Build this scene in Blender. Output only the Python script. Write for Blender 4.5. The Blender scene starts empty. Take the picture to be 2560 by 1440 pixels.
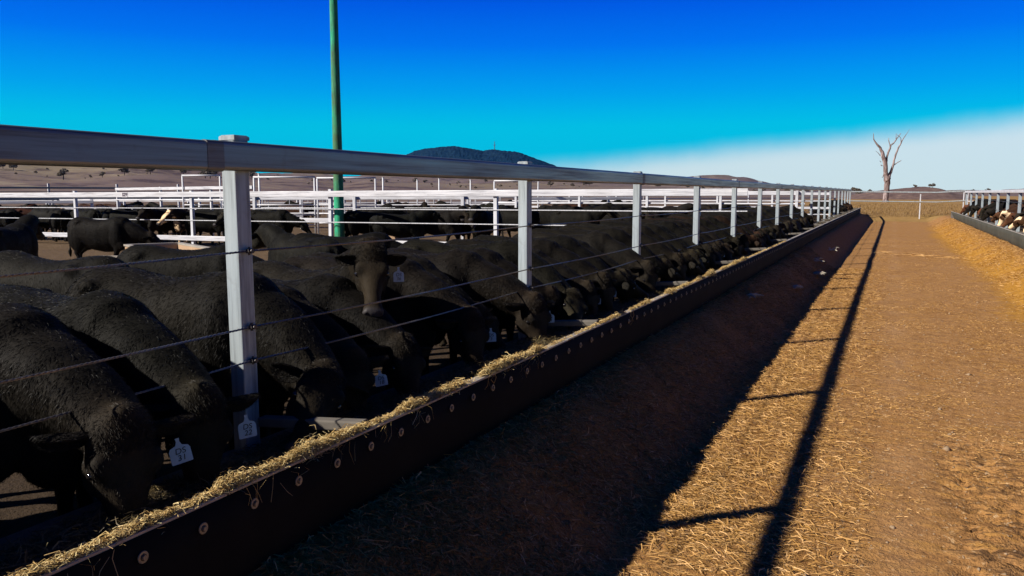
import bpy, math, random
import numpy as np
from mathutils import Vector, Matrix, noise as mnoise
random.seed(7); rng=np.random.default_rng(7)
SC=bpy.context.scene; COL=SC.collection
R=math.radians
# ------------------------------------------------------------------ helpers
def sstep(a,b,x):
    t=np.clip((x-a)/(b-a),0,1); return t*t*(3-2*t)
def link(o): COL.objects.link(o); return o
def tag(o,label=None,cat=None,group=None,kind=None):
    if label: o['label']=label
    if cat: o['category']=cat
    if group: o['group']=group
    if kind: o['kind']=kind
    return o
def empty(name,loc=(0,0,0),rz=0):
    o=bpy.data.objects.new(name,None); o.location=loc; o.rotation_euler=(0,0,rz); o.empty_display_size=.2
    return link(o)
def mkobj(name,V,F,mat,parent=None,smooth=False,mi=None):
    me=bpy.data.meshes.new(name); me.from_pydata([tuple(v) for v in V],[],F)
    for m in (mat if isinstance(mat,(list,tuple)) else [mat]): me.materials.append(m)
    if smooth: me.polygons.foreach_set('use_smooth',[True]*len(F))
    if mi is not None: me.polygons.foreach_set('material_index',mi)
    me.update()
    o=bpy.data.objects.new(name,me); link(o)
    if parent: o.parent=parent
    return o
class MB:
    def __init__(s): s.V=[]; s.F=[]; s.M=[]
    def add(s,V,F,m=0):
        n=len(s.V); s.V+= [tuple(v) for v in V]; s.F+=[tuple(i+n for i in f) for f in F]; s.M+=[m]*len(F)
    def box(s,x0,y0,z0,x1,y1,z1,m=0):
        s.add([(x0,y0,z0),(x1,y0,z0),(x1,y1,z0),(x0,y1,z0),(x0,y0,z1),(x1,y0,z1),(x1,y1,z1),(x0,y1,z1)],
              [(0,3,2,1),(4,5,6,7),(0,1,5,4),(1,2,6,5),(2,3,7,6),(3,0,4,7)],m)
    def prism(s,prof,p0,p1,up=(0,0,1),m=0):
        # prof: list of (side,up) ; extruded from p0 to p1
        p0=Vector(p0);p1=Vector(p1); d=(p1-p0).normalized(); u=Vector(up); sd=d.cross(u)
        if sd.length<1e-4: sd=Vector((1,0,0))
        sd.normalize(); u=sd.cross(d).normalized(); n=len(prof)
        V=[p0+sd*a+u*b for a,b in prof]+[p1+sd*a+u*b for a,b in prof]
        F=[(i,(i+1)%n,n+(i+1)%n,n+i) for i in range(n)]+[tuple(range(n-1,-1,-1)),tuple(range(n,2*n))]
        s.add(V,F,m)
    def bar(s,p0,p1,w,h,r=None,up=(0,0,1),m=0):
        s.prism(rrect(w,h,min(w,h)*.2 if r is None else r,3),p0,p1,up,m)
    def tube(s,pts,rad,n=8,m=0,caps=True):
        pts=[Vector(p) for p in pts]; k=len(pts)
        if not hasattr(rad,'__len__'): rad=[rad]*k
        V=[];F=[]; prev=None
        for i,p in enumerate(pts):
            d=(pts[min(i+1,k-1)]-pts[max(i-1,0)]).normalized()
            if prev is None:
                a=d.cross(Vector((0,0,1))); 
                if a.length<1e-3: a=d.cross(Vector((1,0,0)))
                a.normalize()
            else:
                a=prev-d*prev.dot(d); a.normalize()
            prev=a; b=d.cross(a)
            for j in range(n):
                t=2*math.pi*j/n; V.append(p+(a*math.cos(t)+b*math.sin(t))*rad[i])
        for i in range(k-1):
            for j in range(n):
                F.append((i*n+j,i*n+(j+1)%n,(i+1)*n+(j+1)%n,(i+1)*n+j))
        if caps: F.append(tuple(range(n-1,-1,-1))); F.append(tuple(range((k-1)*n,k*n)))
        s.add(V,F,m)
    def build(s,name,mat,parent=None,smooth=False):
        return mkobj(name,s.V,s.F,mat,parent,smooth,s.M)
def rrect(w,h,r,k=3):
    P=[]
    for cx,cy,a0 in ((w/2-r,h/2-r,0),(-w/2+r,h/2-r,90),(-w/2+r,-h/2+r,180),(w/2-r,-h/2+r,270)):
        for i in range(k+1):
            a=R(a0+90*i/k); P.append((cx+r*math.cos(a),cy+r*math.sin(a)))
    return P
def copy_tree(o,parent=None):
    c=o.copy(); COL.objects.link(c); c.parent=parent
    for ch in list(o.children): copy_tree(ch,c)
    return c
# ------------------------------------------------------------------ camera model
EYE=1.75; FPX=2050.0
PIT=math.atan(238/FPX); YAW=math.atan(955*math.cos(PIT)/FPX)
def at(x,depth):           # plan position for a column of the picture at a given forward distance
    c=(x-1280)/FPX*depth
    return (c*math.cos(YAW)-depth*math.sin(YAW), c*math.sin(YAW)+depth*math.cos(YAW))
cam=bpy.data.cameras.new('camera'); co=link(bpy.data.objects.new('camera',cam))
cam.sensor_width=36; cam.lens=36*FPX/2560; cam.clip_start=.05; cam.clip_end=30000
co.location=(0,0,EYE); co.rotation_euler=(math.pi/2-PIT,0,YAW); SC.camera=co
# ------------------------------------------------------------------ light
SUNV=Vector((-1.03,-1.03,1.0)).normalized()
elev=math.asin(SUNV.z); rot=math.atan2(SUNV.x,SUNV.y)
sl=bpy.data.lights.new('sun','SUN'); so=link(bpy.data.objects.new('sun',sl))
sl.energy=5.0; sl.angle=R(.8); sl.color=(1.0,.93,.83)
so.rotation_euler=SUNV.to_track_quat('Z','Y').to_euler(); so.location=(-20,-15,20)
SC.cycles.diffuse_bounces=1; SC.view_settings.view_transform='Standard'; SC.view_settings.look='None'; SC.view_settings.exposure=0.35; SC.view_settings.gamma=1
# node helper
class NT:
    def __init__(s,tree): s.t=tree; s.n=tree.nodes; s.l=tree.links
    def __call__(s,kind,**kw):
        nd=s.n.new(kind)
        for k,v in kw.items():
            if k.startswith('i_'):
                key=k[2:]; key=int(key) if key.isdigit() else key.replace('_',' ')
                s.set(nd.inputs[key],v)
            else: setattr(nd,k,v)
        return nd
    def set(s,inp,v):
        if isinstance(v,bpy.types.NodeSocket): s.l.new(v,inp)
        elif isinstance(v,bpy.types.Node): s.l.new(v.outputs[0],inp)
        else:
            if hasattr(inp,'default_value') and hasattr(inp.default_value,'__len__') and not hasattr(v,'__len__'): v=(v,v,v)
            if hasattr(v,'__len__') and inp.type=='RGBA' and len(v)==3: v=(*v,1)
            inp.default_value=v
    def math(s,op,a,b=0.0,c=None,clamp=False):
        nd=s.n.new('ShaderNodeMath'); nd.operation=op; nd.use_clamp=clamp
        s.set(nd.inputs[0],a); s.set(nd.inputs[1],b)
        if c is not None: s.set(nd.inputs[2],c)
        return nd.outputs[0]
    def mix(s,f,a,b,mode='MIX'):
        nd=s.n.new('ShaderNodeMix'); nd.data_type='RGBA'; nd.blend_type=mode
        s.set(nd.inputs[0],f); s.set(nd.inputs[6],a); s.set(nd.inputs[7],b); return nd.outputs[2]
    def ramp(s,f,stops,interp='LINEAR'):
        nd=s.n.new('ShaderNodeValToRGB'); nd.color_ramp.interpolation=interp
        e=nd.color_ramp.elements
        while len(e)<len(stops): e.new(.5)
        for i,(p,c) in enumerate(stops):
            e[i].position=p
            if not hasattr(c,'__len__'): c=(c,c,c)
            e[i].color=(*c[:3],1)
        s.set(nd.inputs[0],f); return nd.outputs[0]
    def noise(s,vec,scale,detail=3,rough=.5,stretch=None,dist=0):
        if stretch: 
            m=s.n.new('ShaderNodeMapping'); m.inputs['Scale'].default_value=stretch; s.l.new(vec,m.inputs[0]); vec=m.outputs[0]
        nd=s.n.new('ShaderNodeTexNoise'); s.l.new(vec,nd.inputs['Vector'])
        nd.inputs['Scale'].default_value=scale; nd.inputs['Detail'].default_value=detail; nd.inputs['Roughness'].default_value=rough
        nd.inputs['Distortion'].default_value=dist
        return nd.outputs[0]
def srgb(r,g,b):
    f=lambda c:(c/255/12.92 if c/255<=.04045 else ((c/255+.055)/1.055)**2.4)
    return (f(r),f(g),f(b))
# ------------------------------------------------------------------ sky
W=bpy.data.worlds.new('World'); SC.world=W; W.use_nodes=True
nt=NT(W.node_tree); W.node_tree.nodes.clear()
tc=nt('ShaderNodeTexCoord'); sep=nt('ShaderNodeSeparateXYZ',i_0=tc.outputs['Generated'])
sky=nt('ShaderNodeTexSky'); sky.sky_type='NISHITA'; sky.sun_disc=False; sky.sun_elevation=elev; sky.sun_rotation=rot%(2*math.pi)
sky.air_density=1.6; sky.dust_density=.6; sky.ozone_density=3
el=nt.math('ARCSINE',sep.outputs[2])                      # radians
az=nt.math('ARCTAN2',sep.outputs[0],sep.outputs[1])
eln=nt.math('DIVIDE',el,R(90),clamp=True)
# clear-air sky colour, unseen upper part darkened to deepen the shade
air=nt.ramp(eln,[(0.0,(.0,.55,.76)),(0.05,(0,.55,.74)),(0.075,(0,.36,.79)),(0.11,(.0,.16,.79)),(0.15,(.0,.060,.66)),(.21,(.0,.03,.22)),(.3,(.0,.010,.036)),(1,(.0,.006,.018))])
rel=nt.math('ADD',az,R(25))
bkl=nt('ShaderNodeMapRange',interpolation_type='SMOOTHSTEP',i_0=rel,i_1=R(-60),i_2=R(-38),i_3=.05,i_4=1.0).outputs[0]
bkr=nt('ShaderNodeMapRange',interpolation_type='SMOOTHSTEP',i_0=rel,i_1=R(38),i_2=R(75),i_3=1.0,i_4=.30).outputs[0]
bk=nt.math('MULTIPLY',bkl,bkr)  # unseen sky beside and behind the view dimmed to deepen the shade
SKYK=nt.mix(1.0,air,bk,'MULTIPLY')
# low white haze, thicker towards the east of the road
thr=nt.math('ADD',R(4.35),nt.math('MULTIPLY',az,.088))
wob=nt.math('MULTIPLY',nt.math('SUBTRACT',nt.noise(tc.outputs['Generated'],9,4,.6),.5),R(.9))
dd=nt.math('SUBTRACT',nt.math('ADD',thr,wob),el)
hz=nt('ShaderNodeMapRange',interpolation_type='SMOOTHERSTEP',i_0=dd,i_1=R(-.5),i_2=R(1.9)).outputs[0]
azf=nt('ShaderNodeMapRange',interpolation_type='SMOOTHSTEP',i_0=nt.math('ABSOLUTE',az),i_1=R(13),i_2=R(36),i_3=1.0,i_4=.0).outputs[0]  # haze limited in bearing, so less white light fills the shade
hz=nt.math('MULTIPLY',hz,azf)
col=nt.mix(nt.math('MULTIPLY',hz,.97),SKYK,(.70,.84,.83))
bgA=nt('ShaderNodeBackground',i_0=nt.mix(1.0,sky.outputs[0],(.0,.06,.35),'MULTIPLY'),i_1=.05)
bgB=nt('ShaderNodeBackground',i_0=col,i_1=.76)
ad=nt('ShaderNodeAddShader',i_0=bgA.outputs[0],i_1=bgB.outputs[0])
wo=nt('ShaderNodeOutputWorld',i_0=ad.outputs[0])
# ------------------------------------------------------------------ materials
def material(name):
    m=bpy.data.materials.new(name); m.use_nodes=True; n=NT(m.node_tree); n.n.clear()
    b=n('ShaderNodeBsdfPrincipled'); o=n('ShaderNodeOutputMaterial',i_0=b.outputs[0]); 
    return m,n,b
def bump(n,b,h,strength=.4,dist=.01):
    bp=n('ShaderNodeBump',i_Strength=strength,i_Distance=dist,i_Height=h); n.l.new(bp.outputs[0],b.inputs['Normal'])
def mat_galv(name,base=(.62,.66,.70),metal=.75,rough=.42,axis='Y',dirt=.5):
    m,n,b=material(name); tcd=n('ShaderNodeTexCoord').outputs['Object']
    st={'Y':(16,.35,16),'Z':(12,12,.7),'X':(.5,9,9)}[axis]
    a=n.noise(tcd,2.2,5,.65,st); c=n.noise(tcd,14,4,.6); d=n.noise(tcd,1.3,3,.6)
    k=n.ramp(a,[(.32,(.45,.45,.47)),(.5,(.86,.87,.88)),(.7,(1.08,1.08,1.08))])
    c1=n.mix(1.0,base,k,'MULTIPLY')
    sp=n.ramp(c,[(.58,0),(.72,1)])
    c2=n.mix(n.math('MULTIPLY',sp,.25*dirt),c1,(.16,.12,.08))
    dm=n.ramp(d,[(.45,0),(.75,1)]); c3=n.mix(n.math('MULTIPLY',dm,.35*dirt),c2,(.30,.24,.17))
    n.set(b.inputs['Base Color'],c3); n.set(b.inputs['Metallic'],metal)
    n.set(b.inputs['Roughness'],n.ramp(a,[(.3,rough+.18),(.7,rough)])); bump(n,b,a,.15,.004)
    return m
M={}
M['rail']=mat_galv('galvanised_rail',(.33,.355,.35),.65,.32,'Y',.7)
M['sleeve']=mat_galv('weathered_sleeve',(.25,.25,.24),.7,.45,'Y',.9)
M['post']=mat_galv('galvanised_post',(.50,.57,.60),.4,.48,'Z',.9)
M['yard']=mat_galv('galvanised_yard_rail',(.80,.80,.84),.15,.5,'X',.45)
M['yardp']=mat_galv('galvanised_yard_post',(.80,.81,.85),.15,.5,'Z',.4)
def simple(name,colr,rough=.6,metal=0,nscale=20,var=.3,bs=.3,bd=.004,spec=.5):
    m,n,b=material(name); t=n('ShaderNodeTexCoord').outputs['Object']
    a=n.noise(t,nscale,4,.6); a2=n.noise(t,nscale*.13,3,.6)
    lo=tuple(c*(1-var) for c in colr); hi=tuple(min(1,c*(1+var)) for c in colr)
    c1=n.mix(a,lo,hi); c2=n.mix(n.ramp(a2,[(.35,0),(.7,1)]),c1,tuple(c*(1-var*.8) for c in colr))
    n.set(b.inputs['Base Color'],c2); n.set(b.inputs['Roughness'],rough); n.set(b.inputs['Metallic'],metal)
    n.set(b.inputs['Specular IOR Level'],spec); bump(n,b,a,bs,bd); return m
M['cable']=simple('steel_cable',(.24,.22,.21),.45,.75,60,.35)
M['clamp']=simple('dark_steel_clamp',(.10,.09,.09),.5,.7,40,.3)
M['concrete']=simple('concrete',(.17,.15,.125),.9,0,18,.4,.5)
M['tanconcrete']=simple('tan_concrete',(.50,.33,.20),.85,0,14,.2,.5)
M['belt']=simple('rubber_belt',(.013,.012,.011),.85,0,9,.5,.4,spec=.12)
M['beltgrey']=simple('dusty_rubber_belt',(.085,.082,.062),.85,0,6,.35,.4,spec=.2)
M['washer']=simple('washer_steel',(.36,.32,.24),.5,.35,30,.2)
M['lip']=simple('bunk_lip_steel',(.50,.45,.38),.6,.3,26,.35,.5)
M['tagw']=simple('ear_tag_plastic',(.52,.62,.66),.45,0,20,.06,.05)
M['ink']=simple('black_ink',(.01,.01,.012),.6,0,20,.1,.0)
M['plate']=simple('white_plate',(.78,.76,.80),.5,0,10,.05,.0)
M['eye']=simple('wet_eye',(.012,.010,.010),.08,0,10,.1,0,spec=.9)
M['hoof']=simple('hoof_horn',(.03,.025,.02),.6)
M['bark']=None
# straw
def mat_straw(name,c0,c1,c2):
    m,n,b=material(name); t=n('ShaderNodeTexCoord').outputs['Object']
    at_=n('ShaderNodeAttribute',attribute_name='tone'); 
    n.set(b.inputs['Base Color'],n.ramp(at_.outputs['Fac'],[(0,c0),(.5,c1),(1,c2)])); n.set(b.inputs['Roughness'],.55)
    n.set(b.inputs['Specular IOR Level'],.4)
    return m
M['straw']=mat_straw('dry_straw',(.26,.14,.045),(.62,.41,.14),(.92,.74,.36))
M['drygrass']=mat_straw('dry_grass_blades',(.10,.06,.02),(.27,.16,.055),(.42,.27,.11))
M['litter']=mat_straw('trampled_straw',(.19,.09,.024),(.49,.26,.066),(.85,.52,.22))
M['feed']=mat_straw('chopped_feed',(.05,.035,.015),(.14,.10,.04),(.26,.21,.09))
# cattle hide / coat
def mat_hide(name,fur=False):
    m,n,b=material(name); t=n('ShaderNodeTexCoord').outputs['Object']; oi=n('ShaderNodeObjectInfo')
    a=n.noise(t,3.2,5,.65); f=n.noise(t,60,3,.6,(1,1,1)); 
    base=n.mix(n.ramp(a,[(.40,0),(.62,1)]),n.mix(1.0,oi.outputs['Color'],(.40,.39,.42),'MULTIPLY'),n.mix(1.0,oi.outputs['Color'],(1.6,1.5,1.25),'MULTIPLY'))
    base=n.mix(n.ramp(f,[(.3,0),(.8,.6)]),base,n.mix(1.0,oi.outputs['Color'],(2.0,1.9,1.6),'MULTIPLY'))
    at_=n('ShaderNodeAttribute',attribute_name='face'); 
    wf=n.math('MULTIPLY',at_.outputs['Fac'],oi.outputs['Alpha'],clamp=True)
    wf=n.ramp(n.math('ADD',wf,n.math('MULTIPLY',n.math('SUBTRACT',a,.5),.6)),[(.40,0),(.5,1)])
    base=n.mix(wf,base,(.50,.40,.28))
    base=n.mix(n.math('MULTIPLY',at_.outputs['Fac'],.75),base,n.mix(1.0,base,(2.5,2.2,1.8),'MULTIPLY'))  # face lightened in the colour, standing in for light and sheen on the hair
    mz=n('ShaderNodeAttribute',attribute_name='muzzle').outputs['Fac']
    base=n.mix(mz,base,(.055,.05,.052))
    n.set(b.inputs['Base Color'],base); n.set(b.inputs['Roughness'],n.math('SUBTRACT',.72 if not fur else .58,n.math('MULTIPLY',mz,.3)))
    n.set(b.inputs['Specular IOR Level'],.10 if not fur else .22)
    n.set(b.inputs['Sheen Weight'],.0 if not fur else .03); n.set(b.inputs['Sheen Roughness'],.45); n.set(b.inputs['Sheen Tint'],(.6,.45,.3))
    f2=n.noise(t,85,3,.6,(1,1,.35)); f3=n.noise(t,22,3,.6,(1,1,.5),1.5)
    if not fur: bump(n,b,n.math('ADD',f2,n.math('MULTIPLY',f3,.5)),.35,.006)
    return m
M['hide']=mat_hide('cattle_hide'); M['fur']=mat_hide('cattle_fur',True)
# ------------------------------------------------------------------ cattle
def loft(rings,n=22,cap=True):
    """rings: (centre, forward, up, halfwidth, up-height, down-height)"""
    V=[];F=[]
    for c,d,u,w,hu,hd in rings:
        c=Vector(c); d=Vector(d).normalized(); u=Vector(u); s=u.cross(d).normalized(); u=d.cross(s).normalized()
        for j in range(n):
            t=2*math.pi*j/n; a=math.cos(t); b=math.sin(t)
            e=.86; a=math.copysign(abs(a)**e,a); b=math.copysign(abs(b)**e,b)
            V.append(c+s*(a*w)+u*(b*(hu if b>0 else hd)))
    k=len(rings)
    for i in range(k-1):
        for j in range(n): F.append((i*n+j,i*n+(j+1)%n,(i+1)*n+(j+1)%n,(i+1)*n+j))
    F.append(tuple(range(n-1,-1,-1))); F.append(tuple(range((k-1)*n,k*n)))
    return V,F
def ellips(c,r,rot=None,n=14,m=10):
    V=[];F=[]; c=Vector(c)
    for i in range(m+1):
        p=math.pi*i/m
        for j in range(n):
            t=2*math.pi*j/n; v=Vector((math.sin(p)*math.cos(t)*r[0],math.sin(p)*math.sin(t)*r[1],math.cos(p)*r[2]))
            if rot is not None: v=rot@v
            V.append(c+v)
    for i in range(m):
        for j in range(n): F.append((i*n+j,(i+1)*n+j,(i+1)*n+(j+1)%n,i*n+(j+1)%n))
    return V,F
def bez(a,b,c,d,t):
    s=1-t; return a*(s**3)+b*(3*s*s*t)+c*(3*s*t*t)+d*(t**3)
def make_cow(key,P,D,UP,fur=12000,furL=.036,voxel=.021,seed=1,legs='stand',roundb=0.0,headtwist=0):
    """returns a dict of meshes shared by every animal in this pose. P poll, D muzzle direction, UP forehead direction"""
    rs=random.Random(seed); mb=MB()
    P=Vector(P); D=Vector(D).normalized(); UP=Vector(UP); UP=(UP-D*UP.dot(D)).normalized(); S=UP.cross(D).normalized()  # S: animal's left when facing D
    X=Vector((1,0,0)); Z=Vector((0,0,1))
    tor=[(-.88,.99,.07,.10,.12),(-.83,.98,.16,.19,.26),(-.70,.95,.235,.285,.34),(-.5,.92,.26,.315,.35),(-.25,.90,.275,.305,.39),(0,.89,.29,.305,.43),(.22,.90,.275,.315,.43),(.42,.93,.24,.335,.42),(.58,.93,.20,.30,.36),(.70,.90,.13,.22,.26),(.76,.86,.07,.10,.14)]
    # more rings through interpolation
    T=[]; 
    for i in range(len(tor)-1):
        for q in (0,.5): T.append([tor[i][k]*(1-q)+tor[i+1][k]*q for k in range(5)])
    T.append(list(tor[-1]))
    mb.add(*loft([((x,0,z),X,Z,w,hu+.008*math.sin(x*7+seed),hd*(1+roundb*math.exp(-(x/.4)**2))) for x,z,w,hu,hd in T],26))
    # neck
    B0=Vector((.42,0,1.0)); L=(P-B0).length
    hi=P.z>1.05
    c1=B0+Vector((.8,0,.45 if hi else .12)).normalized()*L*.4; c2=P-(D*.35+UP*(-.25 if hi else .15)+Vector((0,0,-.25 if hi else .35)))*L*.45
    nk=[]
    for i in range(12):
        t=i/11; p=bez(B0,c1,c2,P-UP*.02,t); q=bez(B0,c1,c2,P-UP*.02,min(1,t+.02)); p2=bez(B0,c1,c2,P-UP*.02,max(0,t-.02)); d=(q-p2).normalized()
        u=(Z*(1-t)+(UP if d.dot(D)>-.2 else UP)*t*1.0); u=u-d*u.dot(d)
        if u.length<.1: u=UP-d*UP.dot(d)
        w=.185*(1-t)+.11*t; hu=.20*(1-t)+.085*t; hd=(.32*(1-t)+.13*t)
        nk.append((p,d,u,w,hu,hd))
    mb.add(*loft(nk,20))
    # head
    hr=[(a_*1.06,b_*1.06,c_*1.06,d_*1.06) for a_,b_,c_,d_ in [(-.10,.05,.04,.05),(-.06,.085,.075,.09),(0,.105,.098,.13),(.06,.112,.09,.145),(.12,.116,.082,.145),(.18,.100,.070,.135),(.25,.072,.064,.112),(.32,.058,.058,.086),(.38,.058,.055,.072),(.425,.072,.056,.068),(.455,.072,.048,.060),(.475,.06,.036,.045),(.485,.03,.018,.022)]]
    mb.add(*loft([(P+D*s-UP*.0,D,UP,w,hu,hd) for s,w,hu,hd in hr],20))
    rotm=Matrix((S,D,UP)).transposed()
    mb.add(*ellips(P+UP*.055-D*.06,(.055,.05,.045),rotm))
    for sg in (-1,1):
        mb.add(*ellips(P+D*.135+S*sg*.096+UP*.055,(.036,.052,.036),rotm))
        mb.add(*ellips(P+D*.15+S*sg*.078-UP*.085,(.045,.10,.07),rotm))   # cheek
        mb.add(*ellips(P+D*.48+S*sg*.048+UP*.014,(.035,.032,.038),rotm)) # nostril wing
    mb.add(*ellips((.66,0,.66),(.15,.10,.22)))       # brisket
    for sg in (-1,1):
        mb.add(*ellips((.44,sg*.165,.86),(.19,.115,.31)))
        mb.add(*ellips((.52,sg*.15,.66),(.15,.09,.17)))
        mb.add(*ellips((-.58,sg*.165,.80),(.24,.115,.33)))
        mb.add(*ellips((-.52,sg*.21,1.14),(.075,.05,.05)))
        mb.add(*ellips((-.84,sg*.09,1.06),(.05,.045,.05)))
        sh=rs.uniform(-.05,.05) if legs=='stand' else sg*.14
        def leg(pts):
            r=[]
            for i,(x,y,z,w,h) in enumerate(pts):
                a=Vector(pts[max(i-1,0)][:3]); b=Vector(pts[min(i+1,len(pts)-1)][:3]); d=(b-a).normalized()
                r.append(((x,y,z),d,(1,0,0),w,h,h))
            mb.add(*loft(r,12))
        leg([(.46,sg*.165,.80,.09,.13),(.47,sg*.165,.62,.075,.10),(.49+sh*.4,sg*.16,.50,.058,.068),(.50+sh*.7,sg*.155,.38,.050,.052),(.49+sh*.9,sg*.155,.30,.036,.036),(.49+sh,sg*.155,.16,.033,.034),(.49+sh,sg*.155,.10,.045,.046),(.51+sh,sg*.155,.055,.045,.05),(.52+sh,sg*.155,.0,.052,.062)])
        sh=-sh
        leg([(-.55,sg*.165,.85,.10,.19),(-.52,sg*.17,.68,.085,.15),(-.60+sh*.4,sg*.165,.54,.06,.085),(-.71+sh*.6,sg*.16,.43,.046,.06),(-.69+sh*.8,sg*.16,.36,.036,.042),(-.67+sh,sg*.16,.17,.034,.036),(-.66+sh,sg*.16,.10,.045,.047),(-.64+sh,sg*.16,.055,.045,.05),(-.63+sh,sg*.16,0,.052,.062)])
    # tail
    mb.tube([(-.86,0,1.09),(-.92,0,1.05),(-.945,.005,.92),(-.94,.01,.70),(-.93,.0,.52)],[.035,.032,.026,.024,.022],8)
    mb.tube([(-.93,.0,.54),(-.935,0,.45),(-.93,0,.32)],[.024,.042,.018],8)
    me=bpy.data.meshes.new('t'); me.from_pydata([tuple(v) for v in mb.V],[],mb.F)
    ob=bpy.data.objects.new('t',me); link(ob)
    md=ob.modifiers.new('r','REMESH'); md.mode='VOXEL'; md.voxel_size=voxel; md.use_smooth_shade=True
    sm=ob.modifiers.new('s','SMOOTH'); sm.iterations=5; sm.factor=.55
    dg=bpy.context.evaluated_depsgraph_get(); dg.update(); ev=ob.evaluated_get(dg)
    out=bpy.data.meshes.new_from_object(ev); bpy.data.objects.remove(ob)
    nv=len(out.vertices); co_=np.empty(nv*3,'f'); out.vertices.foreach_get('co',co_); co_=co_.reshape(-1,3)
    no=np.empty(nv*3,'f'); out.vertex_normals.foreach_get('vector',no); no=no.reshape(-1,3)
    # muscle / wrinkle displacement
    disp=np.array([mnoise.noise(Vector((c[0]*4+seed,c[1]*4,c[2]*3)))*.008+mnoise.noise(Vector((c[0]*13,c[1]*7+seed,c[2]*6)))*.003 for c in co_])
    relc=co_-np.array(P); s_=relc@np.array(D); near=np.clip(1-np.linalg.norm(relc-np.outer(s_,np.array(D)),axis=1)/.3,0,1)
    onhead=((s_>.0)&(s_<.55)&(near>0.2))
    disp[onhead]*=.35
    co_+=no*disp[:,None]
    # eye sockets and nostrils, mouth line
    for sg in (-1,1):
        e=np.array(P+D*.16+S*sg*.128+UP*.018); q=np.exp(-((co_-e)**2).sum(1)/.024**2); co_-=no*(q*.012)[:,None]
        e=np.array(P+D*.505+S*sg*.048+UP*.026); q=np.exp(-((co_-e)**2).sum(1)/.014**2); co_-=no*(q*.016)[:,None]
    mo=np.array(-UP); q=np.exp(-(((co_-np.array(P))@mo-.030)/.008)**2)*(s_>.36)*onhead; co_-=no*(q*.006)[:,None]
    base=[tuple(c) for c in co_]; faces=[tuple(p.vertices) for p in out.polygons]
    bpy.data.meshes.remove(out)
    # ears joined into the same mesh
    V=list(base); F=list(faces); eartips={}
    for sg in (-1,1):
        b=P+S*sg*.085+D*.015-UP*.0; dr=(S*sg*1.0-D*.22-UP*.12-Vector((0,0,.12))).normalized(); 
        flat=(UP*.35+D*.95); flat=(flat-dr*flat.dot(dr)).normalized(); wd=dr.cross(flat).normalized()
        prof=[(0,.016),(.02,.028),(.05,.043),(.09,.051),(.13,.047),(.160,.036),(.182,.020),(.192,.004)]
        rows=[];n0=len(V)
        for t,w in prof:
            for k in range(7):
                a=-1+2*k/6; V.append(tuple(b+dr*t+wd*(a*w)+flat*(.040*w/.05*(a*a)-.014)))
        for t,w in prof:
            for k in range(7):
                a=-1+2*k/6; V.append(tuple(b+dr*t+wd*(a*w*.97)+flat*(.040*w/.05*(a*a)-.022-.004*(1-a*a))))
        m=len(prof); 
        for i in range(m-1):
            for k in range(6):
                F.append((n0+i*7+k,n0+(i+1)*7+k,n0+(i+1)*7+k+1,n0+i*7+k+1)); q0=n0+m*7
                F.append((q0+i*7+k,q0+i*7+k+1,q0+(i+1)*7+k+1,q0+(i+1)*7+k))
            for k in (0,6):
                F.append((n0+i*7+k,n0+(i+1)*7+k,n0+m*7+(i+1)*7+k,n0+m*7+i*7+k))
        eartips[sg]=(b+dr*.12,dr,flat,wd)
    body=bpy.data.meshes.new('body'); body.from_pydata(V,[],F); body.materials.append(M['hide'])
    body.polygons.foreach_set('use_smooth',[True]*len(F))
    A=np.array(V,'f'); rel=A-np.array(P); s2=rel@np.array(D); rad=np.linalg.norm(rel-np.outer(s2,np.array(D)),axis=1)
    face=sstep(-.22,-.08,s2)*(rad<.24)*(1-.6*sstep(.05,.11,np.abs(rel@np.array(S)))); face[s2>.55]=0
    br=((A[:,0]>.55)&(A[:,0]<.85)&(A[:,2]<.75)&(rad>.24)).astype('f'); face=np.maximum(face,br*.8); face=np.maximum(face,(A[:,2]<.25)*.8)
    mz=sstep(.44,.48,s2)*(rad<.13)*(s2<.55)
    for nm,arr in (('face',face),('muzzle',mz)):
        at_=body.attributes.new(nm,'FLOAT','POINT'); at_.data.foreach_set('value',arr.astype('f'))
    body.update()
    res=dict(body=body,P=P,D=D,UP=UP,S=S,ears=eartips)
    # eyes
    eb=MB(); 
    e=bpy.data.meshes.new('eye'); V_,F_=ellips((0,0,0),(.019,.019,.019),None,12,8); e.from_pydata([tuple(v) for v in V_],[],F_); e.materials.append(M['eye']); e.polygons.foreach_set('use_smooth',[True]*len(F_))
    res['eye']=e; res['eyepos']=[P+D*.16+S*sg*.108+UP*.020 for sg in (-1,1)]
    # winter coat : short strands growing from the hide
    if fur:
        nb=len(base); tri=[]
        Fq=np.array([f for f in F if len(f)==4]); a=A[Fq[:,0]];b_=A[Fq[:,1]];c=A[Fq[:,2]];d=A[Fq[:,3]]
        nrm=np.cross(c-a,d-b_); ar=np.linalg.norm(nrm,axis=1)/2; nrm/= (2*ar[:,None]+1e-9)
        cen=(a+c)/2; rl=cen-np.array(P); sh_=rl@np.array(D); rr=np.linalg.norm(rl-np.outer(sh_,np.array(D)),axis=1)
        head=(sh_>-.02)&(sh_<.5)&(rr<.22)&(rl@np.array(UP)>-.2); topk=(sh_>-.14)&(sh_<.09)&(rl@np.array(UP)>.02)&(rr<.2)
        isear=(Fq[:,0]>=nb); wgt=ar.copy(); wgt[isear]*=2.0; wgt[cen[:,2]<.45]*=.3; wgt[head]*=2.6; wgt[topk]*=1.2; wgt[(mz[Fq[:,0]]>.3)]*=.05
        g=np.random.default_rng(seed); idx=g.choice(len(Fq),fur,p=wgt/wgt.sum())
        u=g.random((fur,2)); p=(a[idx]*(1-u[:,:1])+b_[idx]*u[:,:1])*(1-u[:,1:])+(d[idx]*(1-u[:,:1])+c[idx]*u[:,:1])*u[:,1:]
        N=nrm[idx]; hd=head[idx]; tk=topk[idx]
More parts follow.
